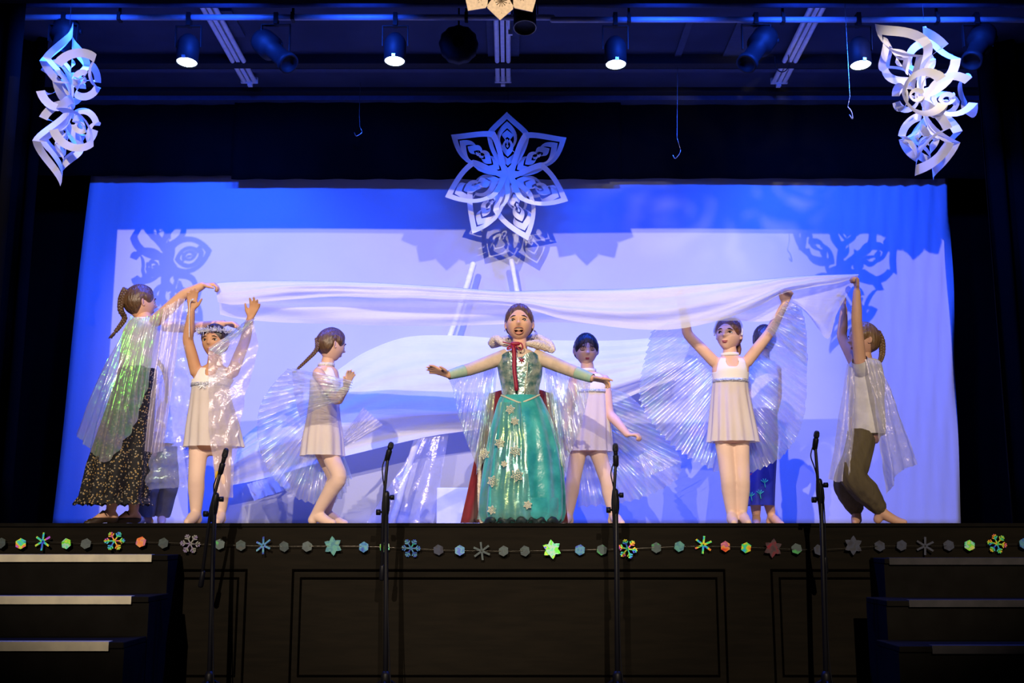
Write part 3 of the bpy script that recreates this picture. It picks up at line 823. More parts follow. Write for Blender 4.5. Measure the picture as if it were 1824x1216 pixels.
# ------------------------------------------------------------------ microphone stands
def micstand(mic, clutch, tail, foot_x, Y, label, yellow=False, mic_side=-1):
    m0, m1 = at(*mic[0],Y-0.05), at(*mic[1],Y-0.03)          # mic head top, mic body end
    cl = at(*clutch,Y); tl = at(*tail,Y+0.05)
    base = at(foot_x,1100,Y); base.z = 0.0
    t = thing('microphone_stand', (base.x,Y,0), label, 'microphone stand', 'boom microphone stands in front of the stage')
    # tripod
    hub = Vector((base.x,Y,0.17))
    for k in range(3):
        a = 2*pi*k/3+0.5
        MB().tube([hub+Vector((0,0,0.02)), Vector((base.x+0.15*math.cos(a),Y+0.15*math.sin(a),0.10)), Vector((base.x+0.27*math.cos(a),Y+0.22*math.sin(a),0.014))],[0.010,0.009,0.012],8,3).build('leg', M['mic'], t)
    MB().lathe(hub, [(0,-0.05),(0.025,-0.05),(0.025,0.04),(0.016,0.06),(0,0.06)], (0,0,1), 14).build('hub', M['mic'], t)
    MB().tube([hub, cl+Vector((0.004,0,-0.01))],[0.0135,0.0115],12,1).build('upright', M['mic'], t)
    top = m1
    MB().tube([tl, cl+Vector((-0.012,-0.015,0)), top],[0.0085]*3,10,1).build('boom', M['mic'], t)
    MB().tube([tl.lerp(cl,-0.02), tl.lerp(cl,0.16)],[0.015,0.013],12,1).build('counterweight', M['mic'], t)
    d = (top-tl).normalized()
    b = MB(); b.tube([cl-d*0.065, cl-d*0.02, cl+d*0.02, cl+d*0.075],[0.014,0.022,0.022,0.016],14,2)
    cb = b.build('clutch', M['mic'], t)
    MB().lathe(cl+d*0.05+Vector((0.014,-0.005,0)), [(0,0.03),(0.014,0.03),(0.014,0.008),(0.006,0.006),(0.006,-0.01)], (1,0,0), 12).build('knob', M['mic'], cb)
    MB().lathe(cl-d*0.03+Vector((-0.014,-0.005,0)), [(0,0.035),(0.016,0.035),(0.016,0.012),(0.006,0.01),(0.006,-0.01)], (-1,0,0), 12).build('knob', M['mic'], cb)
    # microphone
    dm = (m0-m1).normalized()
    mt = MB(); mt.tube([m1-dm*0.005, m1.lerp(m0,0.25), m1.lerp(m0,0.62)],[0.009,0.0105,0.0125],14,2)
    mc = mt.build('microphone', M['mic'], t)
    MB().tube([m1.lerp(m0,0.62), m1.lerp(m0,0.72), m0],[0.0135,0.0165,0.0145],16,3).build('grille', M['mic_grille'], mc)
    MB().tube([m1-dm*0.02, m1+dm*0.03],[0.015,0.016],12,1).build('clip', M['mic'], mc)
    pts = [m1+Vector((mic_side*0.012,0,-0.005)), m1+Vector((mic_side*0.028,-0.005,-0.06)), m1.lerp(cl,0.45)+Vector((mic_side*0.02,-0.01,0)), m1.lerp(cl,0.75)+Vector((mic_side*0.004,-0.014,0)), cl+Vector((0.006,-0.03,0)), cl+Vector((0.012,-0.02,-0.25)), Vector((base.x+0.018,Y-0.012,0.3)), Vector((base.x+0.05,Y-0.05,0.01))]
    MB().tube(pts,[0.0035]*len(pts),6,5).build('cable', M['mic'], t)
    if yellow:
        q = m1+Vector((mic_side*0.02,-0.004,-0.012)); MB().tube([q,q+Vector((-0.006,0,-0.03))],[0.006,0.006],8,1).build('tape_mark', M['yellow_tape'], t)
M['mic_grille'] = mat('mic_grille', (0.03,0.03,0.036), 0.35, metal=0.6, c2=(0.015,0.015,0.02), scale=240, bump=0.6, bscale=260)
MY = 6.0
micstand(((403,801),(394,836)), (381,905), (358,1040), 378, MY, 'microphone stand leftmost, in front of the girl with the tinsel headband', True)
micstand(((697,790),(691,812)), (687,902), (680,1028), 689, MY, 'microphone stand second from left, in front of the draped white frame', False)
micstand(((1096,792),(1097,822)), (1096,898), (1099,1060), 1098, MY, 'microphone stand third from left, right of the girl in the teal gown', False)
micstand(((1455,770),(1452,792)), (1461,880), (1471,1015), 1466, MY, 'microphone stand rightmost, beside the child in olive trousers', False)

# ------------------------------------------------------------------ people: shared builders
def smst(x, a, b):
    t = max(0, min(1, (x-a)/(b-a))); return t*t*(3-2*t)

def head_point(dx, dy, dz, H, mouth=0.0):
    """unit direction -> head surface; local x right, y forwards, z up"""
    x, y, z = 0.350*H*dx, 0.445*H*dy, 0.5*H*dz
    if dz < 0:
        t = -dz
        x *= 1-0.36*t**1.9
        y *= (1-0.10*t) if y > 0 else (1-0.42*t)
    if dy > 0: y *= 1-0.07*dy*dy
    X, Z = x/H, z/H
    wgt = smst(dy, 0.15, 0.55)
    if wgt > 0:
        ax = abs(X); g = 0.0
        g += 0.080*math.exp(-(X/0.044)**2-((Z+0.085)/0.042)**2)
        g += 0.032*math.exp(-(X/0.034)**2-((Z+0.01)/0.08)**2)
        g -= 0.034*math.exp(-((ax-0.155)/0.075)**2-((Z-0.02)/0.045)**2)
        g += 0.014*math.exp(-((ax-0.13)/0.11)**2-((Z-0.105)/0.04)**2)
        g += 0.018*math.exp(-(X/0.095)**2-((Z+0.235)/0.045)**2)
        g += 0.022*math.exp(-(X/0.10)**2-((Z+0.40)/0.07)**2)
        g += 0.014*math.exp(-((ax-0.20)/0.08)**2-((Z+0.10)/0.09)**2)
        if mouth: g -= mouth*math.exp(-((X/0.105)**4)-((Z+0.26)/0.085)**4)
        y += H*wgt*g
    return Vector((x, y, z))

NLO, NLA = 96, 70
def head_dirs():
    out = []
    for i in range(NLA+1):
        ph = -pi/2+pi*i/NLA
        for j in range(NLO):
            t = 2*pi*j/NLO
            out.append((math.cos(ph)*math.sin(t), math.cos(ph)*math.cos(t), math.sin(ph)))
    return out
HD = head_dirs()
HF = [(i*NLO+j, i*NLO+(j+1)%NLO, (i+1)*NLO+(j+1)%NLO, (i+1)*NLO+j) for i in range(NLA) for j in range(NLO)]

class Head:
    def __init__(s, c, H, yaw, pitch, roll, mouth=0.0):
        s.c = c; s.H = H
        a = math.radians(yaw)
        X = Vector((math.cos(a), math.sin(a), 0)); Fw = Vector((math.sin(a), -math.cos(a), 0)); U = Vector((0,0,1))
        p = math.radians(pitch)
        Fw, U = Fw*math.cos(p)+U*math.sin(p), U*math.cos(p)-Fw*math.sin(p)
        r = math.radians(roll)                      # positive leans the crown to the image right
        X, U = X*math.cos(r)-U*math.sin(r), U*math.cos(r)+X*math.sin(r)
        s.X, s.F, s.U = X, Fw, U
        s.loc = [head_point(*d, H, mouth) for d in HD]
    def w(s, p): return s.c + s.X*p[0] + s.F*p[1] + s.U*p[2]
    def front(s, x, z):                             # surface point of the face at local x, z (in head heights)
        x *= s.H; z *= s.H; best = None; bd = 9
        for p in s.loc:
            if p.y > 0:
                d = (p.x-x)**2+(p.z-z)**2
                if d < bd: bd = d; best = p
        return Vector((x, best.y, z))
    def skull(s, mb):
        mb.add([s.w(p) for p in s.loc], HF)
        for sd in (-1,1):                           # ears
            cc = s.w((sd*0.362*s.H, -0.03*s.H, -0.02*s.H))
            Mx = Matrix((s.X, s.F, s.U)).transposed()
            tilt = Matrix.Rotation(sd*0.75, 3, 'Z')
            mb.ell(cc, (0.020*s.H,0.062*s.H,0.105*s.H), 12, 8, Mx @ tilt)
            mb.ell(s.w((sd*0.352*s.H, 0.0*s.H, -0.10*s.H)), (0.018*s.H,0.03*s.H,0.035*s.H), 8, 6, Mx)
    def hair(s, name, m, parent, thick=0.075, front=0.27, side=0.02, nape=-0.34):
        H = s.H; vs = []; keep = []; msk = []
        for d, p in zip(HD, s.loc):
            y = p.y/H; z = p.z/H; fx = front-3.0*(p.x/H)**2
            if y > 0.2: thr = fx
            elif y > 0.0: thr = side+(fx-side)*smst(y,0.0,0.2)
            elif y > -0.16: thr = nape+(side-nape)*smst(y,-0.16,0.0)
            else: thr = nape
            mk = z-thr; msk.append(mk)
            off = thick*H*smst(mk,-0.01,0.16) - 0.006*H*(1 if mk < 0 else 0)
            nd = Vector((d[0]/0.365, d[1]/0.455, d[2]/0.5)).normalized()
            rip = 1+0.07*math.sin(d[0]*70+3*d[1])+0.05*math.sin(d[0]*31+d[2]*6)
            vs.append(s.w(p+nd*off*rip))
        fs = [f for f in HF if max(msk[k] for k in f) > 0]
        used = sorted({k for f in fs for k in f}); ix = {k:i for i,k in enumerate(used)}
        mb = MB(); mb.add([vs[k] for k in used], [tuple(ix[k] for k in f) for f in fs])
        return mb.build(name, m, parent)
    def face(s, parent, eyes='open', mouth='closed', brow='lash', lip='lip', gaze=0.0):
        H = s.H
        for sd in (-1,1):
            e = s.front(sd*0.155, 0.015)
            Mx = Matrix((s.X, s.F, s.U)).transposed()
            if eyes == 'open':
                eo = MB().ell(s.w(e+Vector((0,-0.008*H,0))), (0.072*H,0.028*H,0.033*H), 14, 8, Mx).build('eye', M['eye_white'], parent)
                MB().ell(s.w(e+Vector((gaze*0.02*H,0.014*H,0.004*H))), (0.032*H,0.010*H,0.031*H), 12, 8, Mx).build('iris', M['iris'], eo)
            pts = [s.w(s.front(sd*0.155+k*0.032, 0.015+(0.034-0.008*abs(k)*abs(k) if eyes == 'open' else -0.022+0.008*k*k*0.6))+Vector((0,0.010*H,0))) for k in (-2,-1,0,1,2)]
            MB().tube(pts,[0.006*H,0.012*H,0.014*H,0.012*H,0.006*H],6,3).build('eyelash', M['lash'], parent)
            pts = [s.w(s.front(sd*(0.155+k*0.036), 0.108+(0.014 if k < 1 else -0.006*k))+Vector((0,0.006*H,0))) for k in (-2,-1,0,1,2)]
            MB().tube(pts,[0.009*H,0.015*H,0.016*H,0.012*H,0.005*H],6,3).build('eyebrow', M[brow], parent)
        if mouth == 'open':
            Mx = Matrix((s.X, s.F, s.U)).transposed()
            q = s.front(0,-0.26); rim = []
            for k in range(24):
                a = 2*pi*k/24; ca = math.cos(a)
                x = 0.128*math.sin(a)*(1.0 if ca > 0 else 1-0.16*ca*ca); z = -0.235+(0.058*ca if ca > 0 else 0.125*ca)
                rim.append((x,z))
            mb = MB(); c0 = Vector((0,q.y-0.004*H,-0.255*H))
            mb.add([s.w(c0)]+[s.w(Vector((x*H*0.98,q.y+0.018*H,z*H))) for x,z in rim],[(0,k+1,(k+1)%24+1) for k in range(24)])
            mb.build('mouth', M['mouth'], parent)
            pts = [s.w(Vector((x*H,q.y+(0.040-abs(x)*0.10)*H,-0.188*H+0.25*x*x*H*-1))) for x in (-0.075,-0.04,0,0.04,0.075)]
            MB().tube(pts,[0.010*H,0.016*H,0.018*H,0.016*H,0.010*H],8,3).build('teeth', M['teeth'], parent)
            MB().ell(s.w(Vector((0,q.y+0.018*H,-0.322*H))), (0.082*H,0.020*H,0.042*H), 14, 8, Mx).build('tongue', M['tongue'], parent)
            pts = [s.w(Vector((x*H,max(s.front(x*1.2,z*1.0+(0.03 if z > -0.235 else -0.03)).y,q.y+0.03*H)-0.004*H,z*H))) for x,z in rim+rim[:1]]
            MB().tube(pts,[0.0095*H]*25,6,2,False).build('lips', M[lip], parent)
        else:
            up = 0.02 if mouth == 'smile' else 0.004
            ww = 0.030 if mouth == 'smile' else 0.024
            pts = [s.w(s.front(k*ww, -0.235+up*(k*k)/9)+Vector((0,0.004*H,0))) for k in (-3,-2,-1,0,1,2,3)]
            MB().tube(pts,[0.004*H,0.011*H,0.016*H,0.015*H,0.016*H,0.011*H,0.004*H],6,3).build('upper_lip', M[lip], parent)
            pts = [s.w(s.front(k*ww*0.85, -0.268+up*(k*k)/9)+Vector((0,0.004*H,0))) for k in (-3,-2,-1,0,1,2,3)]
            MB().tube(pts,[0.004*H,0.013*H,0.019*H,0.020*H,0.019*H,0.013*H,0.004*H],6,3).build('lower_lip', M[lip], parent)
            if mouth == 'smile':
                pts = [s.w(s.front(k*ww*0.8, -0.252+up*(k*k)/9)+Vector((0,0.008*H,0))) for k in (-2,-1,0,1,2)]
                MB().tube(pts,[0.003*H,0.006*H,0.007*H,0.006*H,0.003*H],6,3).build('teeth', M['teeth'], parent)

def braid(pts, r, name, m, parent, turns=7, tail=True):
    P = curve(pts, turns*8); n = len(P)
    b = MB()
    for k in range(3):
        Q = []; R = []
        for i, p in enumerate(P):
            d = (P[min(i+1,n-1)]-P[max(i-1,0)]).normalized()
            a = d.cross(Vector((0,1,0)))
            if a.length < 0.1: a = d.cross(Vector((1,0,0)))
            a.normalize(); c = d.cross(a)
            ph = 2*pi*(i/8)/1.5 + 2*pi*k/3
            f = 1-0.45*(i/n)
            Q.append(p+a*r*0.75*f*math.sin(ph)+c*r*0.42*f*math.sin(2*ph)); R.append(r*0.62*f)
        b.tube(Q,R,7,1)
    o = b.build(name, m, parent)
    if tail:
        e = P[-1]; d = (P[-1]-P[-4]).normalized()
        t = MB()
        for k in range(6):
            t.tube([e, e+d*r*1.6+Vector((random.uniform(-1,1),random.uniform(-1,1),0))*r*0.5, e+d*r*3+Vector((random.uniform(-1,1),random.uniform(-1,1),0))*r*0.7],[r*0.3,r*0.28,r*0.08],6,3)
        t.build('tuft', m, o)
    return o

def hand(mb, wr, d, n, side=1, curl=12, spread=6, L=0.150, thumb=0.5, curls=None):
    """palm with five fingers; d along the hand, n where the palm faces, side picks the thumb side"""
    d = Vector(d).normalized(); n = Vector(n); n = (n-d*n.dot(d)).normalized(); s = d.cross(n)*side
    k = L/0.15
    lat = [0.026,0.009,-0.008,-0.024]; ln = [0.058,0.066,0.061,0.047]; pal = [0.072,0.075,0.072,0.066]
    for i in range(4):
        kn = wr+d*pal[i]*k+s*lat[i]*k
        mb.tube([wr+s*lat[i]*0.45*k, wr.lerp(kn,0.5)+s*lat[i]*0.15*k, kn],[0.0125*k,0.0125*k,0.0108*k],8,2)
        a = math.radians(spread*(1.5-i)); fd = (d*math.cos(a)+s*math.sin(a)).normalized()
        c = (curls[i] if curls else curl); p = kn; pts = [kn-fd*0.006]; ang = 0
        for seg in (0.44,0.31,0.25):
            ang += math.radians(c); q = fd*math.cos(ang)+n*math.sin(ang)
            p = p+q*ln[i]*seg*k; pts.append(p)
        mb.tube(pts,[0.0095*k,0.0092*k,0.0084*k,0.0070*k],8,2)
    td = (d*(0.9-thumb*0.5)+s*(0.35+thumb*0.6)+n*0.25).normalized(); b = wr+d*0.012*k+s*0.016*k
    td2 = (td*0.8+d*0.5+n*0.12).normalized()
    mb.tube([b, b+td*0.032*k, b+td*0.032*k+td2*0.028*k, b+td*0.032*k+td2*0.050*k],[0.0125*k,0.0115*k,0.0098*k,0.0078*k],8,2)

def loft(secs, n=56, sub=4, pleat=None, cap=False, phase=0.0):
    """rings from sections (x, y, Y, half width px, half depth m); pleat=(count, start amp, end amp)"""
    P = []
    for x, y, Y, hw, dm in secs:
        P.append((at(x,y,Y), hw*mpp(y,Y), dm))
    pts, rw = smooth([p[0] for p in P],[p[1] for p in P],sub); _, rd = smooth([p[0] for p in P],[p[2] for p in P],sub)
    rows = []; N = len(pts)
    for i in range(N):
        r = []
        for j in range(n):
            t = 2*pi*j/n; k = 1.0
            if pleat:
                a = pleat[1]+(pleat[2]-pleat[1])*i/(N-1)
                k = 1+a*math.cos(pleat[0]*t+phase+0.6*math.sin(3*t))+0.35*a*math.sin((pleat[0]*0.5+1)*t+2+i*0.05)
            r.append(pts[i]+Vector((math.cos(t)*rw[i]*k, math.sin(t)*rd[i]*k, 0)))
        rows.append(r)
    b = MB(); b.grid(rows, True)
    if cap:
        for idx in (0, N-1):
            base = idx*n; c = len(b.v); b.v.append(pts[idx].copy())
            for j in range(n): b.f.append((base+j, base+(j+1)%n, c)); b.m.append(0)
    return b

def ribbon_band(secs, h, name, m, parent, n=56, th=0.004):
    """belt or choker: short closed band round a section (x, y, Y, hw, dm), h metres tall"""
    x, y, Y, hw, dm = secs; c = at(x,y,Y); rw = hw*mpp(y,Y)
    rows = []
    for dz, k in ((-h/2,0.0),(-h/2,th),(h/2,th),(h/2,0.0),(-h/2,0.0)):
        rows.append([c+Vector((math.cos(2*pi*j/n)*(rw+k), math.sin(2*pi*j/n)*(dm+k), dz)) for j in range(n)])
    return MB().grid(rows, True).build(name, m, parent)

def fan_sheet(inner, outer, pl, amp, nv=22, crinkle=0.006, zig=True, seed=0, push=None, swell=0.0, scallop=0.0):
    """pleated film between two curves given as (x px, y px, Y)"""
    per = 6 if zig else 10
    nu = pl*per
    I = curve([at(*p) for p in inner], nu); O = curve([at(*p) for p in outer], nu)
    rows = []
    for i in range(nv+1):
        v = i/nv; r = []
        for j in range(nu+1):
            p = I[j].lerp(O[j], v)
            ph = (j % per)/per
            wv = (abs(ph-0.5)*4-1) if zig else math.cos(2*pi*ph)
            k = amp*(0.25+0.75*v)
            nz = mnoise.noise(Vector((j*0.13+seed*7.1, v*3.0, seed*1.7)))
            n2 = mnoise.noise(Vector((j*0.9+seed*3.1, v*14.0, seed)))
            p = p+Vector((0, k*wv+nz*0.04+n2*crinkle-swell*math.sin(pi*v), n2*crinkle*0.5))
            if scallop and i == nv: p = p+(O[j]-I[j]).normalized()*scallop*wv
            r.append(p)
        rows.append(r)
    return MB().grid(rows)

class Person:
    def __init__(s, x, Y, label):
        s.Y = Y; s.b = MB(); p = fl(x,Y)
        s.root = thing('person', p, label, 'person'); s.legs = []
        s.hd = None
    def P(s, q): return at(q[0],q[1],q[2] if len(q) > 2 else s.Y)
    def torso(s, secs):
        m = loft([(x,y,s.Y if not isinstance(dm,tuple) else dm[1],hw,dm if not isinstance(dm,tuple) else dm[0]) for x,y,hw,dm in secs], 28, 4, None, True)
        s.b.add(m.v, m.f)
    def head(s, x, y, hpx, yaw, pitch=0, roll=0, mouth=0.0, Y=None):
        Y = Y or s.Y
        s.hd = Head(at(x,y,Y), hpx*mpp(y,Y), yaw, pitch, roll, mouth); return s.hd
    def neck(s, base, r=0.044):
        c = s.hd.c; s.b.tube([s.P(base), s.P(base).lerp(c,0.5), c-s.hd.F*0.02],[r*1.25,r,r*0.95],14,4)
    def arm(s, sh, el, wr, r=(0.041,0.035,0.0235), **h):
        a, e, w_ = s.P(sh), s.P(el), s.P(wr)
        s.b.tube([a, a.lerp(e,0.5), e, e.lerp(w_,0.35), w_],[r[0],r[0]*0.95,r[1],r[1]*0.98,r[2]],12,3)
        if h:
            d = h.pop('d', None); d = Vector(d) if d else (w_-e)
            n = h.pop('n', (0,-1,0))
            hand(s.b, w_, d, n, **h)
        return a, e, w_
    def leg(s, hip, knee, ank, toe=(0,-1), r=(0.060,0.047,0.029), foot=0.19, heel=0.0):
        """hip, knee in pixels; ank = (x px, Y, height)"""
        h, k = s.P(hip), s.P(knee); a = fl(ank[0],ank[1],ank[2])
        td = Vector((toe[0],toe[1],0)).normalized()
        pts = [h, h.lerp(k,0.5), k, k.lerp(a,0.33), a]; rr = [r[0],r[0]*0.86,r[1],r[1]*1.02,r[2]]
        s.b.tube(pts,rr,16,4)
        fz = 1.026
        f = [a+Vector((0,0,-0.01)), Vector((a.x,a.y,fz))+td*foot*0.25+Vector((0,0,0.022+heel*0.4)), Vector((a.x,a.y,fz-0.002))+td*foot*0.52, Vector((a.x,a.y,fz-0.008))+td*foot*0.74]
        fr = [r[2],0.032,0.026,0.017]
        s.b.tube(f,fr,12,3)
        hb = Vector((a.x,a.y,fz+0.004+heel))-td*0.028
        s.b.tube([a, hb],[r[2]*0.95,0.028],12,1)
        s.legs.append((pts,rr,f,fr,a,hb)); return a
    def finish(s, m, tights=None):
        body = fuse(s.b); s.hd.skull(body)
        o = body.build('body', M[m], s.root)
        if tights:
            t = MB()
            for pts, rr, f, fr, a, hb in s.legs:
                t.tube(pts,[q+0.004 for q in rr],16,4); t.tube(f,[q+0.004 for q in fr],12,3); t.tube([a,hb],[rr[-1]+0.004,0.033],12,1)
            hs = [l[0][0] for l in s.legs]
            t.tube([hs[0],hs[1]],[s.legs[0][1][0]+0.002]*2,14,1)
            t = fuse(t, 0.008, 2)
            for v in t.v: v.z = max(v.z, 1.001)
            t.build('tights', M[tights], s.root)
        return o

def tank(p, secs, cx, y_neck, y_arm, s_in, s_out, m='white_knit', y_back=None):
    """sleeveless top: a shell over the torso with neckline and armholes cut out; s_in, s_out bound the straps in px"""
    n = 120; NR = 14
    def sec(y):
        for a, b in zip(secs, secs[1:]):
            if y <= b[1] or b is secs[-1]:
                t = max(0.0, min(1.0, (y-a[1])/(b[1]-a[1])))
                return [a[k]*(1-t)+b[k]*t for k in range(5)]
    y0, y1 = secs[0][1], secs[-1][1]
    mid = max(q[3] for q in secs)
    cols = []
    for j in range(n):
        t = 2*pi*j/n; a = abs(math.cos(t))*mid; front = math.sin(t) < 0
        yn = y_neck if front or y_back is None else y_back
        if a < s_in: lim = yn-(yn-y0)*(a/s_in)**5
        elif a <= s_out: lim = y0
        else: lim = y0+(y_arm-y0)*smst(a, s_out, s_out+5)
        col = []
        for i in range(NR+1):
            y = lim+(y1-lim)*i/NR; x, yy, Y, hw, dm = sec(y)
            col.append(at(x,y,Y)+Vector((math.cos(t)*hw*mpp(y,Y), math.sin(t)*dm, 0)))
        cols.append(col)
    rows = [[cols[j][i] for j in range(n)] for i in range(NR+1)]
    return MB().grid(rows, True).build('bodice', M[m], p.root, True, 0.003)

# ------------------------------------------------------------------ the cloths
def long_sheet():
    top = curve([at(x,y,Y) for x,y,Y in ((388,503,7.06),(440,500,7.08),(560,500,7.12),(680,504,7.14),(800,511,7.15),(900,518,7.15),(1000,516,7.14),(1120,514,7.12),(1240,506,7.10),(1340,499,7.07),(1430,491,7.03),(1528,488,7.0))], 220)
    fr = curve([at(x,y,Y) for x,y,Y in ((388,538,7.02),(420,543,7.0),(480,537,7.03),(590,527,7.05),(680,532,7.06),(780,538,7.06),(880,541,7.05),(940,550,7.04),(1000,568,7.04),(1080,580,7.02),(1160,586,7.0),(1220,584,6.99),(1290,569,6.98),(1350,545,6.96),(1395,521,6.94),(1440,512,6.96),(1490,505,6.97),(1526,494,6.98))], 220)
    bk = curve([at(x,y,Y) for x,y,Y in ((392,560,7.12),(430,568,7.16),(500,574,7.2),(600,577,7.22),(700,580,7.24),(800,580,7.24),(900,577,7.24),(1000,574,7.22),(1100,580,7.2),(1200,574,7.18),(1300,571,7.14),(1370,571,7.12),(1410,545,7.1),(1440,560,7.09),(1474,604,7.07),(1490,560,7.06),(1512,520,7.05),(1527,500,7.03))], 220)
    rows = []
    NB, NF = 16, 16
    for i in range(NB+1):
        v = i/NB; r = []
        for j in range(221):
            u = j/220; p = bk[j].lerp(top[j], v)
            env = math.sin(pi*min(1,v*1.05))*min(1,u*8)*min(1,(1-u)*8)
            p.y += env*(0.030*math.sin(9*v+7*u+2.2*math.sin(9*u))+0.018*math.sin(17*v-12*u))
            p.z += env*0.006*math.sin(30*u+4*v)
            r.append(p)
        rows.append(r)
    for i in range(1,NF+1):
        v = i/NF; r = []
        for j in range(221):
            u = j/220; p = top[j].lerp(fr[j], v)
            env = math.sin(pi*min(1,v*0.8))*min(1,u*8)*min(1,(1-u)*8)
            p.y += -0.03*math.sin(pi*v)+env*(0.032*math.sin(10*v*(0.4+u)+9*u+1.5*math.sin(7*u))+0.016*math.sin(22*v+14*u))
            p.z += env*0.005*math.sin(26*u)
            r.append(p)
        rows.append(r)
    o = MB().grid(rows).build('fabric_sheet', M['sheet'], None)
    tag(o, 'long white see-through fabric stretched overhead across the stage by the dancers', 'fabric')
long_sheet()

def drape():
    Yd = 8.88
    top = curve([at(x,y,Yd+0.10) for x,y in ((402,812),(440,772),(520,715),(600,660),(650,627),(720,601),(800,597),(900,603),(1000,606),(1100,606),(1192,600),(1232,604))], 160)
    mid = curve([at(x,y,Yd-0.10) for x,y in ((404,836),(450,808),(540,780),(620,757),(700,742),(760,738),(830,735),(900,728),(1000,712),(1090,690),(1160,668),(1215,650))], 160)
    bot = curve([at(x,y,Yd+0.02) for x,y in ((402,866),(470,852),(560,826),(640,806),(760,778),(840,766),(960,748),(1080,722),(1150,694),(1215,672))], 160)
    rows = []
    for i in range(21):
        v = i/20; r = []
        for j in range(161):
            u = j/160; p = top[j].lerp(mid[j], v)
            p.y -= 0.05*math.sin(pi*v)
            e = math.sin(pi*v)
            p.y += e*(0.035*mnoise.noise(Vector((u*7,v*3.5,2)))+0.012*math.sin(30*v+14*u+5*math.sin(4*u)))
            r.append(p)
        rows.append(r)
    for i in range(1,9):
        v = i/8; r = []
        for j in range(161):
            u = j/160; p = mid[j].lerp(bot[j], v)
            p.y += 0.03*math.sin(pi*v)*math.sin(9*u+8*v)+0.06*math.sin(pi*v)
            r.append(p)
        rows.append(r)
    p0 = fl(800,8.88)
    o = thing('fabric_drape', p0, None, None)
    MB().grid(rows).build('cloth', M['drape'], o)
    tag(o, 'broad white cloth draped sideways over the white pole frame behind the dancers', 'fabric')
    return o
drp = drape()

def pole_frame():
    t = thing('pole_frame', fl(850,9.05), 'white wrapped pole frame under the draped cloth, pole tips showing above', 'frame')
    def pole(a, b2, r=0.026):
        P = [a.lerp(b2,k/14) for k in range(15)]
        for k in range(1,14): P[k] = P[k]+Vector((random.uniform(-1,1),0,0))*0.006
        MB().tube(P,[r*random.uniform(0.85,1.15) for _ in P],10,2).build('pole', M['frame_white'], t)
    a, b2 = at(843,470,9.10), fl(697,9.02,0.03); pole(a, b2)
    c, d = at(911,464,9.12), fl(1000,9.04,0.03); pole(c, d, 0.022)
    e = fl(880,9.24,0.03); pole(at(885,640,9.14), e, 0.02)
    m1, m2 = a.lerp(b2,0.42), c.lerp(d,0.42)
    MB().tube([m1,m2],[0.018,0.018],10,1).build('crossbar', M['frame_white'], t)
    MB().tube([a.lerp(b2,0.40), at(885,640,9.14).lerp(e,0.04), c.lerp(d,0.40)],[0.016]*3,10,1).build('crossbar', M['frame_white'], t)
    fan_sheet([(752,772,8.92),(800,768,8.94)],[(652,931,8.85),(772,931,8.9)],2,0.02,16,0.02,False,3).build('film_wrap', M['wrap_film'], t)
pole_frame()
# crumpled film left under the drape
b = fan_sheet([(440,862,8.86),(505,842,8.86)],[(452,892,8.66),(518,868,8.68)],4,0.02,8,0.02,False,9)
b.build('film_tail', M['cape_white'], drp)
# pale block behind the girl in the teal gown
bx = at(778,868,8.9); by = fl(862,8.9)
t = MB().box((bx.x,8.9,1.0),(by.x,9.18,bx.z)).build('foam_block', M['plaster_block'], None, False, 0, 0.008)
tag(t, 'pale marbled block on the stage behind the red train of the gown', 'block')

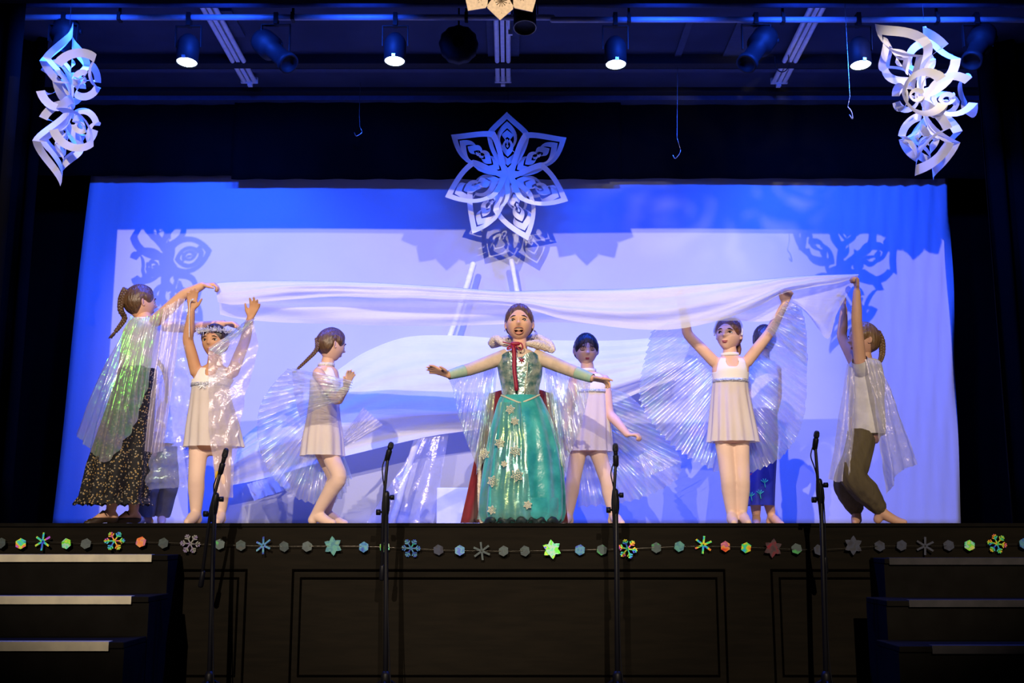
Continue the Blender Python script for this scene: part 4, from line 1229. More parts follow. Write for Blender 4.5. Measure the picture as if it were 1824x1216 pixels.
# ------------------------------------------------------------------ 1 girl in the teal gown
def girl_gown():
    Y = 6.85
    p = Person(925, Y, 'girl in teal satin gown singing with arms spread wide at centre stage')
    h = p.head(925,577,67,-3,4,0,0.06)
    p.torso([(926,628,20,0.045),(926,636,37,0.062),(927,652,38,0.078),(927,680,33,0.078),(927,705,30,0.075),(927,735,36,0.09),(927,770,34,0.09)])
    p.neck((926,634))
    aL = p.arm((896,636),(842,656,6.80),(798,668,6.72),d=(-1,-0.1,0.42),n=(0.1,-0.5,-1),side=1,curl=10,spread=9,thumb=0.9,L=0.155)
    aR = p.arm((958,636),(1012,658,6.80),(1056,674,6.72),d=(1,-0.25,-0.18),n=(0,-0.3,-1),side=-1,curls=[6,28,34,38],spread=7,thumb=0.8,L=0.155)
    p.leg((912,770),(910,850),(908,Y,0.08)); p.leg((942,770),(944,850),(946,Y,0.08))
    p.finish('skin')
    R = p.root
    h.hair('hair', M['hair_brown'], R, 0.055, 0.29, 0.03)
    h.face(R, 'open', 'open', 'lash', 'lip')
    for sd in (-1,1):
        MB().ell(h.w((sd*0.385*h.H,0.0,-0.17*h.H)),(0.005,0.005,0.007),8,6).build('earring', M['sequin'], R)
    b = MB()
    for k in range(3):
        a0 = h.w((0.34*h.H,-0.05*h.H+0.01*k*h.H,-0.12*h.H)); b.tube([a0, a0+Vector((0.02+0.006*k,0,-0.03)), a0+Vector((0.012+0.01*k,0.0,-0.075-0.008*k))],[0.0016,0.0014,0.0007],5,4)
    b.build('loose_strands', M['hair_brown'], R)
    # sleeves
    for a, e, w_ in (aL, aR):
        s_ = MB(); s_.tube([a.lerp(e,-0.12), a.lerp(e,0.5), e, e.lerp(w_,0.35)],[0.048,0.044,0.040,0.038],16,4,False)
        sl = s_.build('sleeve', M['mesh_sleeve'], R)
        MB().tube([e.lerp(w_,0.35), e.lerp(w_,0.7), e.lerp(w_,0.98)],[0.039,0.034,0.029],16,4,False).build('cuff', M['cuff_teal'], sl)
    # yoke of sheer mesh on the shoulders, then bodice
    loft([(926,622,Y,15,0.048),(926,630,Y,30,0.060),(926,640,Y,40,0.074),(926,650,Y,41,0.083)],48,4).build('mesh_yoke', M['mesh_sleeve'], R)
    bo = loft([(926,638,Y,38,0.088),(926,650,Y,41,0.094),(927,668,Y,39,0.092),(927,690,Y,34,0.088),(927,706,Y,33,0.088),(927,715,Y,35,0.094)],64,4)
    cx = at(926,640,Y)
    n = 64
    for j in range(n):                               # sweetheart neckline
        th = 2*pi*j/n; fr = math.exp(-((th-1.5*pi)/0.16)**2)
        up = math.exp(-((abs(th-1.5*pi)-0.62)/0.40)**2)
        bo.v[j].z += 0.030*up-0.018*fr
    bod = bo.build('bodice', M['bodice'], R)
    for s in (-1,1):
        MB().tube([at(926+s*14,646,Y-0.092),at(926+s*12,670,Y-0.094),at(926+s*8,700,Y-0.092)],[0.003]*3,6,4).build('seam_trim', M['white_lace'], bod)
    # brooch
    c = at(929,641,Y-0.10); b = MB()
    for k in range(6):
        a = pi*k/3; b.tube([c, c+Vector((math.sin(a)*0.02,0,math.cos(a)*0.02))],[0.004,0.0025],6,1)
    b.ell(c,(0.008,0.006,0.008),10,6); b.build('brooch', M['lip_red'], bod)
    # waist trim dipping to a point
    pts = [at(x,y,Y-d) for x,y,d in ((893,704,0.03),(903,708,0.082),(915,713,0.108),(927,717,0.116),(939,713,0.108),(951,708,0.082),(961,703,0.03))]
    MB().tube(pts,[0.006]*7,6,4).build('waist_trim', M['white_lace'], bod)
    # skirt
    SK = [(927,705,Y,34,0.088),(927,716,Y,40,0.11),(929,740,Y,49,0.15),(930,770,Y,58,0.18),(931,800,Y,65,0.20),(931,840,Y,71,0.215),(930,880,Y,75,0.22),(929,912,Y,76,0.22),(929,926,Y,72,0.20),(929,932,Y,64,0.18)]
    sk = loft(SK,150,5,(13,0.02,0.055)).build('skirt', M['satin'], R)
    def on_skirt(x, y, off=0.012):
        for i in range(len(SK)-1):
            if SK[i][1] <= y <= SK[i+1][1]:
                t = (y-SK[i][1])/(SK[i+1][1]-SK[i][1])
                a = [SK[i][q]*(1-t)+SK[i+1][q]*t for q in range(5)]
                u = max(-0.96,min(0.96,(x-a[0])/a[3]))
                return at(x,y,Y-a[4]*math.sqrt(1-u*u)*1.04-off)
    # deep satin hem band with puckered dark underside
    b = MB(); rows = []
    for y, k in ((886,1.02),(900,1.05),(914,1.05),(926,1.0)):
        rows.append([at(x,y,Y).lerp(on_skirt(x,y,0.0),1.0*k) for x in range(945,1004,3)])
    b.grid(rows); b.build('hem_band', M['satin'], sk)
    b = MB(); pts = [on_skirt(x,927+3*math.sin(x*0.35),0.012) for x in range(866,1000,4)]
    b.tube(pts,[0.014+0.007*math.sin(k*0.9)+0.004*math.sin(k*2.3) for k in range(len(pts))],8,3); b.build('hem_lining', M['lining'], sk)
    # sheer overskirt on the left half, open towards the right
    rows = []
    for i in range(30):
        y = 716+i*7.2; r = []
        x0 = 925-36-(y-716)*0.19; x1 = 928+(y-716)*0.10
        for j in range(29):
            x = x0+(x1-x0)*j/28
            q = on_skirt(x,min(y,925),0.012+0.006*math.sin(j*1.1)+0.004*math.sin(i*0.7+j))
            r.append(q)
        rows.append(r)
    ov = MB().grid(rows).build('overskirt', M['overskirt'], sk)
    # lace snowflakes
    def motif(x, y, s):
        c = on_skirt(x,y,0.026); b = MB()
        for k in range(6):
            a = pi*k/3+0.2; u = Vector((math.sin(a),0,math.cos(a)))
            b.tube([c,c+u*s],[0.0022,0.0022],5,1)
            for q in (-1,1):
                v = Vector((math.sin(a+q*0.5),0,math.cos(a+q*0.5))); b.tube([c+u*s,c+v*s*0.62,c+u*s*0.3],[0.0022]*3,5,1)
        b.build('lace_snowflake', M['white_lace'], sk)
    for x,y,s in ((909,729,0.030),(917,750,0.026),(890,789,0.032),(918,803,0.036),(921,846,0.040),(878,857,0.036),(898,826,0.02),(876,908,0.028),(940,899,0.026),(863,808,0.034)): motif(x,y,s)
    # cape: film hanging from each arm, velvet train with fur edge, fur collar, ribbon
    fan_sheet([(798,672,6.76),(840,662,6.84),(885,640,6.92)],[(806,690,6.78),(822,760,6.86),(852,838,6.93)],9,0.018,26,0.012,False,1).build('cape', M['wing'], R)
    fan_sheet([(862,660,6.93),(886,650,6.95)],[(848,846,6.86),(874,800,6.75)],5,0.016,26,0.012,False,2).build('cape', M['cape_teal'], R)
    fan_sheet([(1052,680,6.76),(1012,664,6.84),(968,640,6.92)],[(1050,694,6.78),(1032,770,6.86),(1000,836,6.93)],9,0.018,26,0.012,False,3).build('cape', M['wing'], R)
    fan_sheet([(966,652,6.93),(992,662,6.95)],[(985,800,6.75),(1010,846,6.86)],5,0.016,26,0.012,False,4).build('cape', M['cape_teal'], R)
    tr = fan_sheet([(872,700,6.98),(930,690,7.0),(985,700,6.98)],[(820,931,7.02),(930,931,7.25),(1012,931,7.05)],7,0.012,22,0.004,False,5)
    for v in tr.v: v.z = max(v.z,1.003)
    trn = tr.build('velvet_train', M['velvet'], R, True, 0.006)
    b = MB(); b.tube([at(857,800,6.92),at(854,850,6.90),at(855,895,6.86),at(858,929,6.82)],[0.008,0.013,0.015,0.016],10,6); b.build('fur_edge', M['fur'], trn)
    b = MB(); b.tube([at(1003,830,6.95),at(1003,880,6.9),at(1001,905,6.88)],[0.008,0.011,0.013],10,6); b.build('fur_edge', M['fur'], trn)
    # fur collar
    b = MB(); b.tube([at(911,616,6.79),at(897,612,6.82),at(884,603,6.87),at(878,612,6.92),at(900,606,6.98),at(928,604,7.0),at(958,604,6.97),at(978,613,6.90),at(986,624,6.86)],[0.010,0.020,0.026,0.03,0.03,0.03,0.034,0.030,0.014],14,5)
    b.tube([at(940,612,6.79),at(955,613,6.82),at(972,618,6.85),at(984,626,6.86)],[0.018,0.03,0.028,0.012],14,5)
    for v in b.v: v += Vector((mnoise.noise(v*130),mnoise.noise(v*130+Vector((5,0,0))),mnoise.noise(v*130+Vector((0,5,0)))))*0.0045
    col = b.build('fur_collar', M['fur'], R)
    b = MB(); b.tube([at(896,609,6.77),at(912,613,6.755),at(917,613,6.75)],[0.004]*3,6,3)
    b.tube([at(914,613,6.75),at(906,617,6.745),at(904,622,6.745),at(911,619,6.745),at(916,614,6.75)],[0.006]*5,6,4)
    b.tube([at(919,613,6.75),at(928,611,6.745),at(931,619,6.745),at(926,623,6.745),at(919,615,6.75)],[0.005]*5,6,4)
    b.tube([at(912,612,6.745),at(924,612,6.745)],[0.012,0.012],10,1)
    rb = b.build('bow', M['ribbon'], R)
    b = MB(); rows = []
    for i in range(12):
        f = i/11; y = 614+82*f; xx = 914+5.0*f+0.8*math.sin(i*0.8)
        rows.append([at(xx-3.6+0.5*f,y,6.742-0.012*math.sin(f*2)), at(xx,y,6.735-0.012*math.sin(f*2)), at(xx+3.6+0.4*f,y,6.742-0.012*math.sin(f*2))])
    b.grid(rows); b.build('ribbon_tail', M['ribbon'], rb, True, 0.002)
girl_gown()

def dress(p, skirt_secs, pleat=(15,0.01,0.05), belt=None, m='white_knit', sk='chiffon'):
    loft(skirt_secs,120,4,pleat).build('skirt', M[sk], p.root)
    if belt: ribbon_band(belt,0.022,'sequin_belt',M['sequin'],p.root)

# ------------------------------------------------------------------ 2 dancer with raised arms, right of centre
def dancer_right():
    Y = 7.28
    p = Person(1308, Y, 'dancer in white dress smiling under the fabric, both arms raised, wings spread behind')
    h = p.head(1298,597,61,-28,2,4)
    p.torso([(1301,634,14,0.05),(1301,642,30,0.06),(1301,660,33,0.08),(1301,690,29,0.075),(1303,735,34,0.085),(1304,770,36,0.09),(1304,790,30,0.08)])
    p.neck((1301,640))
    p.arm((1273,645),(1226,596,7.26),(1214,545,7.2),n=(0,-1,0),side=1,curl=30,L=0.15)
    p.arm((1330,645),(1371,592,7.2),(1398,541,7.08),d=(0.25,-0.35,1),n=(0,-1,0.2),side=-1,curl=46,L=0.15)
    p.leg((1290,785),(1297,852,7.22),(1303,7.26,0.075),(-0.1,-1)); p.leg((1318,785),(1322,852,7.22),(1321,7.26,0.075),(0.1,-1))
    p.finish('skin_fair','tights'); R = p.root
    hr = h.hair('hair', M['hair_ginger'], R, 0.05, 0.27, 0.05)
    h.face(R,'open','smile','lash','lip_red',-0.5)
    MB().tube([h.w((x*h.H,0.06*h.H,z*h.H)) for x,z in ((-0.41,0.0),(-0.41,0.2),(-0.29,0.46),(0,0.585),(0.29,0.46),(0.41,0.2),(0.41,0.0))],[0.007]*7,8,4).build('headband', M['ribbon_white'], R)
    b = MB(); c = h.w((0.10*h.H,0.20*h.H,0.47*h.H))
    for k in range(22):
        d = Vector((random.uniform(-1,1),random.uniform(-1,0.3),random.uniform(-0.3,1))).normalized()*random.uniform(0.025,0.05)
        b.tube([c,c+d],[0.005,0.001],5,1)
    b.build('tinsel_bow', M['tinsel'], R)
    b = MB(); b.tube([h.w((0.15*h.H,-0.35*h.H,-0.15*h.H)),h.w((0.2*h.H,-0.38*h.H,-0.35*h.H)),h.w((0.24*h.H,-0.36*h.H,-0.5*h.H))],[0.022,0.02,0.006],8,4); b.build('ponytail', M['hair_ginger'], hr)
    ribbon_band((1300,632,Y,15,0.052),0.022,'choker',M['white_knit'],R)
    dress(p,[(1301,679,Y,31,0.084),(1301,700,Y,33,0.092),(1303,735,Y,38,0.11),(1305,765,Y,42,0.125),(1306,787,Y,45,0.135)],(14,0.008,0.07),(1301,679,Y,31,0.087))
    tank(p,[(1301,636,Y,24,0.015),(1301,640,Y,28,0.062),(1301,645,Y,32,0.074),(1301,660,Y,34,0.086),(1301,670,Y,32,0.085),(1301,680,Y,30.5,0.083)],1301,656,664,14,23)
    # wings
    fan_sheet([(1214,560,7.33),(1240,612,7.36),(1272,640,7.38),(1285,690,7.38),(1292,745,7.38)],[(1160,590,7.42),(1139,690,7.5),(1150,735,7.46),(1195,790,7.42),(1240,822,7.4),(1285,843,7.4)],26,0.026,20,0.004,True,11,scallop=0.008).build('wing', M['wing'], R)
    fan_sheet([(1398,545,7.2),(1371,596,7.3),(1330,645,7.37),(1318,700,7.38),(1316,755,7.38)],[(1428,548,7.3),(1438,610,7.42),(1436,690,7.46),(1428,760,7.46),(1390,815,7.44),(1330,845,7.4)],26,0.026,20,0.004,True,12,scallop=0.008).build('wing', M['wing'], R)
    fan_sheet([(1400,535,7.0),(1384,560,7.05),(1366,588,7.12)],[(1418,540,7.02),(1434,580,7.1),(1436,650,7.2)],14,0.016,14,0.005,True,13,scallop=0.006).build('wing_sleeve', M['wing'], R)
dancer_right()

# ------------------------------------------------------------------ 3 dancer behind the gown, looking down
def dancer_mid():
    Y = 7.65
    p = Person(1050, Y, 'dancer in white dress looking down behind the girl in the gown, wing trailing right')
    h = p.head(1044,624,58,3,-8,0)
    p.torso([(1047,662,13,0.05),(1050,670,28,0.06),(1053,690,29,0.08),(1054,715,27,0.075),(1050,750,32,0.085),(1047,785,34,0.09),(1046,805,28,0.08)])
    p.neck((1047,668))
    p.arm((1076,675),(1085,735,7.62),(1118,774,7.5),d=(1,-0.3,0.0),n=(0,0.2,-1),side=1,curl=55,L=0.145)
    p.arm((1024,676),(1008,735,7.62),(1002,785,7.55),n=(0.5,-1,0),side=-1,curl=20,L=0.145)
    p.leg((1032,795),(1021,855,7.6),(1012,7.62,0.075),(-0.35,-1)); p.leg((1062,795),(1082,858,7.6),(1093,7.62,0.075),(0.35,-1))
    p.finish('skin_fair','tights'); R = p.root
    hr = h.hair('hair', M['hair_dark'], R, 0.05, 0.22, 0.08)
    h.face(R,'down','closed','lash','lip_red')
    b = MB()
    for x0,x1,z1 in ((-0.12,-0.22,0.02),(-0.06,-0.15,0.03),(-0.02,-0.08,0.06),(0.06,0.10,0.06),(0.10,0.16,0.04),(0.14,0.21,0.05),(-0.15,-0.26,0.08)):
        pts = [h.w(h.front(x0+(x1-x0)*k,0.28+(z1-0.28)*k)+Vector((0,0.025*h.H,0))) for k in (0,0.5,1)]
        b.tube(pts,[0.0035,0.003,0.001],6,4)
    b.build('fringe', M['hair_brown'], hr)
    dress(p,[(1054,698,Y,28,0.082),(1053,725,Y,32,0.095),(1050,765,Y,38,0.115),(1048,804,Y,43,0.13)],(14,0.008,0.06),(1054,698,Y,28,0.085))
    ribbon_band((1047,660,Y,14,0.05),0.022,'choker',M['white_knit'],R)
    tank(p,[(1048,663,Y,22,0.015),(1048,667,Y,26,0.062),(1050,671,Y,29,0.072),(1053,684,Y,31,0.086),(1054,692,Y,30,0.086),(1054,700,Y,28,0.083)],1052,676,686,12,22)
    fan_sheet([(1082,690,7.72),(1078,730,7.74),(1072,775,7.75),(1050,800,7.76),(1030,810,7.76)],[(1118,700,7.78),(1170,752,7.8),(1210,812,7.8),(1206,852,7.8),(1150,884,7.8),(1090,897,7.8),(1030,902,7.8)],24,0.024,20,0.004,True,21,scallop=0.008).build('wing', M['wing'], R)
    fan_sheet([(1135,812,7.62),(1160,800,7.6)],[(1150,850,7.55),(1216,822,7.55)],9,0.012,10,0.004,True,22).build('wing_tip', M['wing'], R)
dancer_mid()

# ------------------------------------------------------------------ 4 dancer with plait turned away, left of centre
def dancer_left():
    Y = 7.3
    p = Person(575, Y, 'dancer in white dress turned away with thin plait, knee bent, wings wrapped round')
    h = p.head(590,615,59,122,-10,0)
    p.torso([(580,652,12,0.05),(580,660,22,0.075),(580,680,25,0.11),(576,715,24,0.10),(575,755,28,0.115),(575,790,29,0.12),(575,805,24,0.10)])
    p.neck((580,660),0.042)
    p.arm((566,664,7.18),(600,712,7.05),(617,690,7.02),d=(0.25,-0.1,1),n=(0.6,-0.6,0),side=-1,curl=14,spread=10,L=0.135)
    p.arm((590,664,7.42),(598,708,7.5),(594,745,7.46),n=(0,-1,0),side=1,curl=20,L=0.13)
    p.leg((583,795),(604,850,7.2),(563,7.3,0.075),(0.9,-0.4)); p.leg((572,795,7.36),(596,850,7.38),(580,7.46,0.09),(0.9,0.3),heel=0.02)
    p.finish('skin_fair','tights'); R = p.root
    hr = h.hair('hair', M['hair_brown'], R, 0.055, 0.27, 0.06)
    h.face(R,'open','closed','lash','lip')
    braid([h.w((0.0,-0.47*h.H,0.08*h.H)),at(564,622,7.22),at(548,640,7.2),at(531,656,7.2)],0.014,'plait',M['hair_brown'],hr,8)
    tank(p,[(580,653,Y,15,0.02),(580,657,Y,19,0.07),(580,661,Y,23,0.085),(580,675,Y,27,0.118),(579,695,Y,27,0.118),(577,712,Y,26,0.112)],580,664,676,8,17)
    ribbon_band((581,650,Y,14,0.05),0.024,'choker',M['sequin_white'],R)
    dress(p,[(577,710,Y,26,0.11),(576,745,Y,30,0.125),(575,780,Y,36,0.14),(574,812,Y,39,0.15)],(12,0.008,0.05))
    fan_sheet([(545,662,7.12),(540,700,7.2),(546,750,7.3),(566,800,7.36),(592,810,7.4),(606,790,7.4)],[(512,655,7.12),(468,712,7.2),(459,775,7.3),(476,832,7.36),(512,876,7.4),(556,896,7.42),(604,890,7.44),(626,850,7.44)],30,0.026,20,0.005,True,31,scallop=0.008).build('wing', M['wing'], R)
    fan_sheet([(520,655,7.06),(524,700,7.06),(534,744,7.08)],[(630,678,6.96),(620,697,6.95),(602,716,6.95)],11,0.014,22,0.008,True,32,swell=0.06).build('wing_sleeve', M['wing'], R)
    fan_sheet([(604,786,7.42),(610,798,7.42)],[(646,724,7.4),(684,758,7.38)],8,0.014,10,0.005,True,33).build('wing_tip', M['cape_white'], R)
M['sequin_white'] = mat('sequin_white', (0.80,0.76,0.74), 0.4, c2=(0.68,0.65,0.63), scale=90, bump=0.8, bscale=110)
dancer_left()

# ------------------------------------------------------------------ 5 dancer with tinsel headband
def dancer_tinsel():
    Y = 7.02
    p = Person(372, Y, 'dancer in white dress with tinsel headband, both hands raised, film across her face')
    h = p.head(383,609,61,-10,-2,0)
    p.torso([(381,650,14,0.05),(381,660,32,0.06),(379,676,35,0.08),(375,700,31,0.078),(376,740,37,0.09),(378,780,38,0.095),(378,802,30,0.08)])
    p.neck((383,655))
    p.arm((350,664),(335,606,6.98),(341,552,6.93),d=(0.03,-0.05,1),n=(0.3,-1,0),side=1,curl=10,spread=5,L=0.15)
    p.arm((414,664),(436,608,6.98),(446,566,6.9),d=(0.35,-0.05,1),n=(-0.2,-1,0),side=-1,curl=16,spread=12,L=0.15)
    p.leg((354,795),(350,850,6.96),(349,7.0,0.075),(-0.1,-1)); p.leg((396,795),(397,850,6.96),(393,7.0,0.075),(0.1,-1))
    p.finish('skin_tan','tights'); R = p.root
    h.hair('hair', M['hair_dark'], R, 0.045, 0.27, 0.03)
    h.face(R,'open','closed','lash','lip')
    b = MB()
    for k in range(420):
        a = random.uniform(-pi*0.95,pi*0.95)
        c = h.w((0.40*h.H*math.sin(a),0.46*h.H*math.cos(a)-0.02*h.H,(0.27+random.uniform(-0.02,0.03))*h.H))
        d = (c-h.w((0,0,0.2*h.H))).normalized()+Vector((random.uniform(-1,1),random.uniform(-1,1),random.uniform(-0.7,1.2)))*0.9
        b.tube([c,c+d.normalized()*random.uniform(0.018,0.045)],[0.0026,0.001],4,1,False)
    b.build('tinsel_band', M['tinsel'], R)
    dress(p,[(375,690,Y,33,0.086),(376,720,Y,38,0.10),(379,760,Y,47,0.125),(381,796,Y,53,0.14)],(14,0.008,0.05),(375,686,Y,34,0.088))
    tank(p,[(381,653,Y,26,0.015),(381,657,Y,30,0.062),(381,662,Y,34,0.072),(379,676,Y,37,0.088),(376,684,Y,35,0.088),(375,692,Y,33,0.086)],380,672,676,13,24)
    c = at(361,686,Y-0.095); b = MB()
    for k in range(12):
        d = Vector((random.uniform(-1,1),-0.3,random.uniform(-1,1)))*0.03; b.tube([c,c+d],[0.004,0.001],5,1)
    b.build('belt_star', M['tinsel'], R)
    # film from the right-hand finger across the front
    fan_sheet([(372,618,6.86),(372,690,6.84),(372,760,6.84),(380,826,6.86),(388,884,6.88)],[(452,572,6.88),(458,630,6.9),(438,705,6.92),(422,790,6.94),(413,886,6.94)],8,0.008,24,0.004,False,41).build('film_veil', M['cape_pink'], R)
    fan_sheet([(372,622,6.82),(392,634,6.82)],[(438,572,6.84),(456,566,6.86)],8,0.008,16,0.008,True,42).build('veil_fold', M['wing'], R)
    fan_sheet([(338,548,6.92),(330,600,6.94),(338,680,6.98),(338,760,7.02),(336,830,7.04),(340,866,7.05)],[(330,548,6.98),(302,592,7.06),(292,660,7.1),(280,760,7.12),(264,830,7.12),(256,872,7.12)],10,0.014,24,0.012,False,43).build('wing', M['wing_clear'], R)
    MB().tube([at(341,535,6.89),at(345,533,6.885),at(338,540,6.90),at(337,600,6.92)],[0.003]*4,5,3).build('finger_loop', M['ribbon_white'], R)
dancer_tinsel()

# ------------------------------------------------------------------ 6 girl in the floral skirt, far left
def girl_floral():
    Y = 7.15
    p = Person(225, Y, 'girl in long black floral skirt and green-glinting cape holding the left end of the fabric')
    h = p.head(250,540,62,124,4,0)
    p.torso([(262,566,14,0.05),(258,574,28,0.085),(254,600,31,0.11),(248,640,30,0.10),(240,690,34,0.115),(232,730,34,0.12),(230,760,28,0.10)])
    p.neck((258,572))
    p.arm((276,572,7.05),(326,526,7.0),(362,508,6.98),r=(0.043,0.036,0.025),d=(1,0,0.12),n=(0.1,0.3,-1),side=-1,curl=50,L=0.155)
    p.arm((262,578,7.26),(338,584,7.3),(400,576,7.22),d=(1,-0.1,0.0),n=(0,0,-1),side=1,curl=36,L=0.15)
    p.leg((224,752),(214,830,7.1),(197,7.1,0.085),(-0.7,-0.6),heel=0.02); p.leg((240,752,7.2),(242,830,7.2),(238,7.25,0.085),(-0.7,-0.5),heel=0.02)
    p.finish('skin'); R = p.root
    hr = h.hair('hair', M['hair_brown'], R, 0.055, 0.27, 0.04)
    h.face(R,'open','closed','lash','lip')
    braid([h.w((0,-0.40*h.H,0.38*h.H)),h.w((0,-0.52*h.H,0.12*h.H)),h.w((0.0,-0.55*h.H,-0.22*h.H)),at(222,566,7.12),at(214,580,7.1),at(206,590,7.1)],0.020,'plait',M['hair_brown'],hr,9)
    loft([(260,568,Y,22,0.075),(255,590,Y,34,0.12),(249,630,Y,33,0.11),(244,668,Y,33,0.112)],48,4,(9,0.005,0.015)).build('top', M['white_knit'], R)
    # skirt
    sk = loft([(246,655,Y,32,0.112),(240,690,Y,37,0.13),(230,740,Y,43,0.16),(220,790,Y,49,0.19),(214,830,Y,56,0.21),(208,865,Y,57,0.215),(202,892,Y,57,0.21)],140,5,(10,0.01,0.075)).build('skirt', M['skirt_floral'], R)
    b = MB()
    n = 90; c0 = at(202,892,Y)
    rows = []
    for i in range(4):
        rows.append([c0+Vector((math.cos(2*pi*j/n)*(57*mpp(892,Y)+0.012*i)*(1+0.075*math.cos(10*2*pi*j/n+0.6*math.sin(6*pi*j/n))), math.sin(2*pi*j/n)*(0.21+0.01*i), 0.03-0.018*i+0.008*math.sin(j*2.1))) for j in range(n)])
    b.grid(rows,True); b.build('frill', M['skirt_floral'], sk)
    # shoes
    for (pts,rr,f,fr,a,hb) in p.legs:
        s = MB(); s.tube([hb+Vector((0,0,-0.004))]+[q+Vector((0,0,-0.006)) for q in f[1:]]+[f[-1]+(f[-1]-f[-2])*0.35],[0.033,0.035,0.031,0.024,0.012],14,3)
        for v in s.v: v.z = max(min(v.z,1.048),1.001)
        so = s.build('shoe', M['shoe'], R)
        MB().tube([f[1]+Vector((0.03,-0.03,0.01)),f[1]+Vector((0,-0.005,0.035)),f[1]+Vector((-0.03,0.02,0.01))],[0.004]*3,6,4).build('shoe_strap', M['shoe'], so)
    fan_sheet([(232,562,7.06),(250,566,6.98),(272,560,6.95),(292,548,6.95)],[(134,772,7.1),(160,800,6.98),(190,822,6.92),(236,762,6.92),(262,690,6.92)],9,0.02,30,0.010,False,51,swell=0.05).build('cape', M['cape_green'], R)
    fan_sheet([(292,548,6.96),(312,536,6.96),(330,530,6.96)],[(258,803,6.96),(276,806,7.0),(292,802,7.02)],6,0.016,28,0.010,False,52,swell=0.02).build('cape', M['cape_pink'], R)
girl_floral()

# ------------------------------------------------------------------ 7 child in olive trousers, far right
def child_olive():
    Y = 7.1
    p = Person(1545, Y, 'barefoot child in olive trousers and white shirt gripping the right end of the fabric')
    h = p.head(1538,607,61,-82,4,0)
    p.torso([(1540,640,12,0.05),(1540,650,22,0.10),(1540,680,27,0.115),(1542,715,25,0.10),(1542,750,28,0.115),(1541,775,27,0.115),(1540,790,22,0.10)])
    p.neck((1541,648))
    p.arm((1532,648,6.98),(1526,574,6.94),(1526,517,6.93),d=(0.0,-0.08,1),n=(-1,-0.1,0),side=1,curl=72,L=0.15)
    p.arm((1524,650,7.24),(1500,600,7.3),(1503,548,7.26),d=(0.1,0,1),n=(-1,0,0),side=-1,curl=40,L=0.14)
    p.leg((1535,785,7.05),(1520,848,6.95),(1570,7.02,0.09),(0.9,-0.5),r=(0.072,0.055,0.036)); p.leg((1538,785,7.2),(1508,858,7.16),(1526,7.25,0.085),(-0.4,-0.9))
    p.finish('skin'); R = p.root
    hr = h.hair('hair', M['hair_fair'], R, 0.07, 0.25, 0.03)
    h.face(R,'open','closed','lash','lip')
    braid([h.w((0,-0.40*h.H,0.30*h.H)),h.w((0.0,-0.55*h.H,0.05*h.H)),h.w((0.0,-0.58*h.H,-0.3*h.H)),at(1568,642,7.08)],0.022,'plait',M['hair_fair'],hr,6)
    sh = loft([(1540,641,Y,20,0.085),(1541,650,Y,28,0.125),(1543,680,Y,32,0.13),(1544,715,Y,30,0.125),(1545,750,Y,31,0.135),(1545,774,Y,31,0.135)],56,4,(7,0.005,0.025)).build('shirt', M['tshirt'], R)
    MB().tube([p.P((1543,672,7.12)),p.P((1537,658,7.02)),p.P((1531,640,6.965))],[0.05,0.066,0.050],18,4,False).build('sleeve', M['tshirt'], sh)
    t = MB()
    for (pts,rr,f,fr,a,hb) in p.legs:
        t = MB()
        q = [pts[0]+Vector((0,0,0.04)),pts[0].lerp(pts[2],0.5),pts[2],pts[2].lerp(pts[4],0.45),pts[2].lerp(pts[4],0.82),pts[4]+Vector((0,0,0.01))]
        t.tube(q,[0.088,0.086,0.082,0.080,0.056,0.042],40,7,False,(9,0.035)); t.build('trouser_leg', M['olive'], R)
    ribbon_band((1541,772,Y,29,0.125),0.03,'waistband',M['olive'],R)
    fan_sheet([(1508,648,6.98),(1516,655,6.93),(1524,662,6.92)],[(1476,852,6.98),(1495,858,6.93),(1516,842,6.9)],3,0.020,26,0.016,False,61,swell=0.03).build('cape', M['cape_white'], R)
    fan_sheet([(1540,640,6.93),(1556,642,6.94),(1566,650,7.0)],[(1582,880,6.95),(1600,842,6.96),(1637,826,7.05)],3,0.025,26,0.018,False,62,swell=0.03).build('cape', M['cape_white'], R)
child_olive()

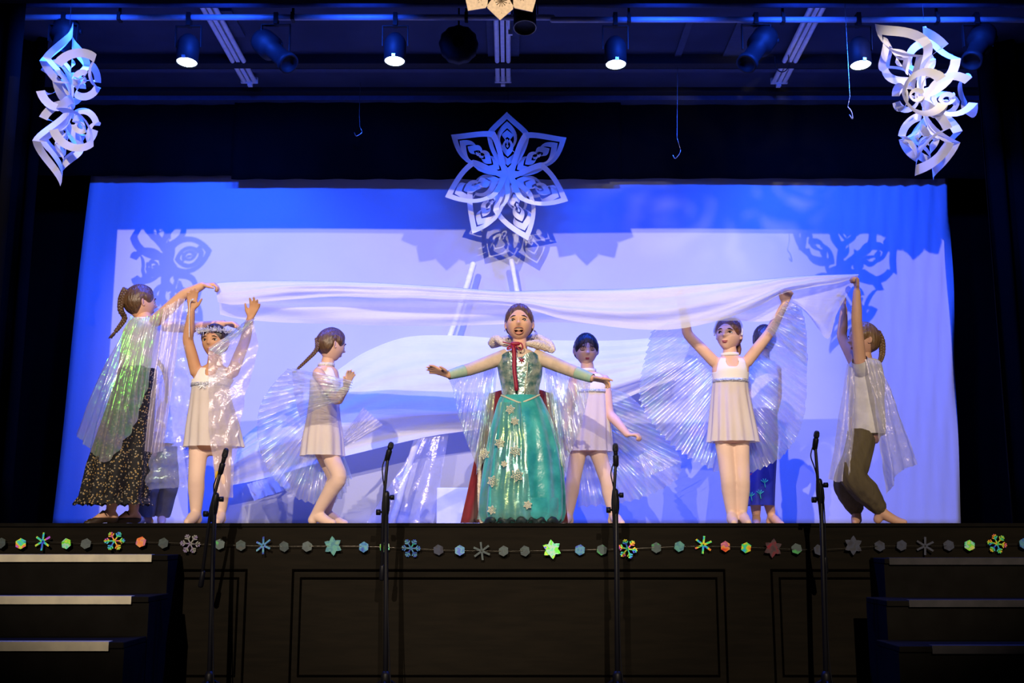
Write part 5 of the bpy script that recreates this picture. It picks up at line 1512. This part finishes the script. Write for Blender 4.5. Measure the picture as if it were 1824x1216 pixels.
# ------------------------------------------------------------------ 8, 9 helpers mostly hidden behind the dancers
def helper_left():
    Y = 7.95
    p = Person(282, Y, 'person in grey trousers behind the wing of the tinsel dancer, only legs and plait showing')
    h = p.head(262,606,52,150,0,0)
    p.torso([(264,640,12,0.05),(265,650,26,0.065),(268,690,28,0.08),(272,740,28,0.08),(276,790,30,0.09),(278,815,26,0.08)])
    p.neck((264,648))
    p.arm((242,656),(246,700,7.9),(252,745,7.85),n=(0,-1,0),side=1,curl=20,L=0.14)
    p.arm((290,656),(292,705,7.95),(284,750,7.85),n=(0,-1,0),side=-1,curl=20,L=0.14)
    p.leg((266,810),(268,865,7.9),(262,7.95,0.08),(-0.5,-0.8)); p.leg((292,810),(300,865,7.95),(288,8.0,0.08),(0.3,-0.9))
    p.finish('skin'); R = p.root
    hr = h.hair('hair', M['hair_dark'], R, 0.05, 0.27, 0.03)
    h.face(R,'open','closed','lash','lip')
    braid([h.w((0.0,-0.5*h.H,-0.05*h.H)),at(286,650,7.8),at(296,680,7.75),at(297,704,7.75)],0.018,'plait',M['hair_dark'],hr,8)
    loft([(264,644,Y,22,0.07),(266,670,Y,31,0.09),(272,730,Y,31,0.09),(276,790,Y,34,0.10)],48,4).build('top', M['white_knit'], R)
    for (pts,rr,f,fr,a,hb) in p.legs:
        MB().tube([pts[0]+Vector((0,0,0.05)),pts[1],pts[2],pts[3],pts[4]],[0.09,0.085,0.072,0.066,0.06],28,6,False,(6,0.03)).build('trouser_leg', M['grey_trouser'], R)
helper_left()
def helper_right():
    Y = 7.95
    p = Person(1355, Y, 'person in blue embroidered dress standing behind the spread wing of the right dancer')
    h = p.head(1362,606,52,160,0,0)
    p.torso([(1358,640,12,0.05),(1357,650,26,0.065),(1355,690,28,0.08),(1352,740,27,0.08),(1350,790,30,0.09),(1350,815,26,0.08)])
    p.neck((1358,648))
    p.arm((1334,656),(1330,705,7.9),(1336,755,7.85),n=(0,-1,0),side=1,curl=20,L=0.14)
    p.arm((1382,656),(1384,705,8.0),(1374,755,7.98),n=(0,-1,0),side=-1,curl=20,L=0.14)
    p.leg((1340,810),(1344,865,7.9),(1347,7.95,0.08),(-0.2,-0.9)); p.leg((1362,810),(1364,865,7.95),(1374,8.0,0.08),(0.3,-0.9))
    p.finish('skin'); R = p.root
    h.hair('hair', M['hair_dark'], R, 0.06, 0.27, 0.0)
    h.face(R,'open','closed','lash','lip')
    loft([(1358,644,Y,22,0.07),(1356,670,Y,31,0.09),(1353,730,Y,31,0.09)],48,4).build('bodice', M['white_knit'], R)
    sk = loft([(1353,728,Y,30,0.09),(1351,780,Y,34,0.12),(1346,840,Y,35,0.13),(1343,900,Y,35,0.135)],80,4,(8,0.01,0.04)).build('skirt', M['blue_dress'], R)
    for x,y,m in ((1330,862,'embroidery'),(1354,880,'embroidery'),(1338,884,'embroidery'),(1333,848,'embroidery_red'),(1362,860,'embroidery')):
        c = at(x,y,Y-0.145); b = MB()
        for a in (-0.9,-0.3,0.3,0.9):
            b.tube([c,c+Vector((math.sin(a)*0.03,0,math.cos(a)*0.03))],[0.003,0.004],5,1)
        b.tube([c,c+Vector((0.004,0,-0.03))],[0.003,0.003],5,1)
        b.build('embroidered_flower', M[m], sk)
helper_right()
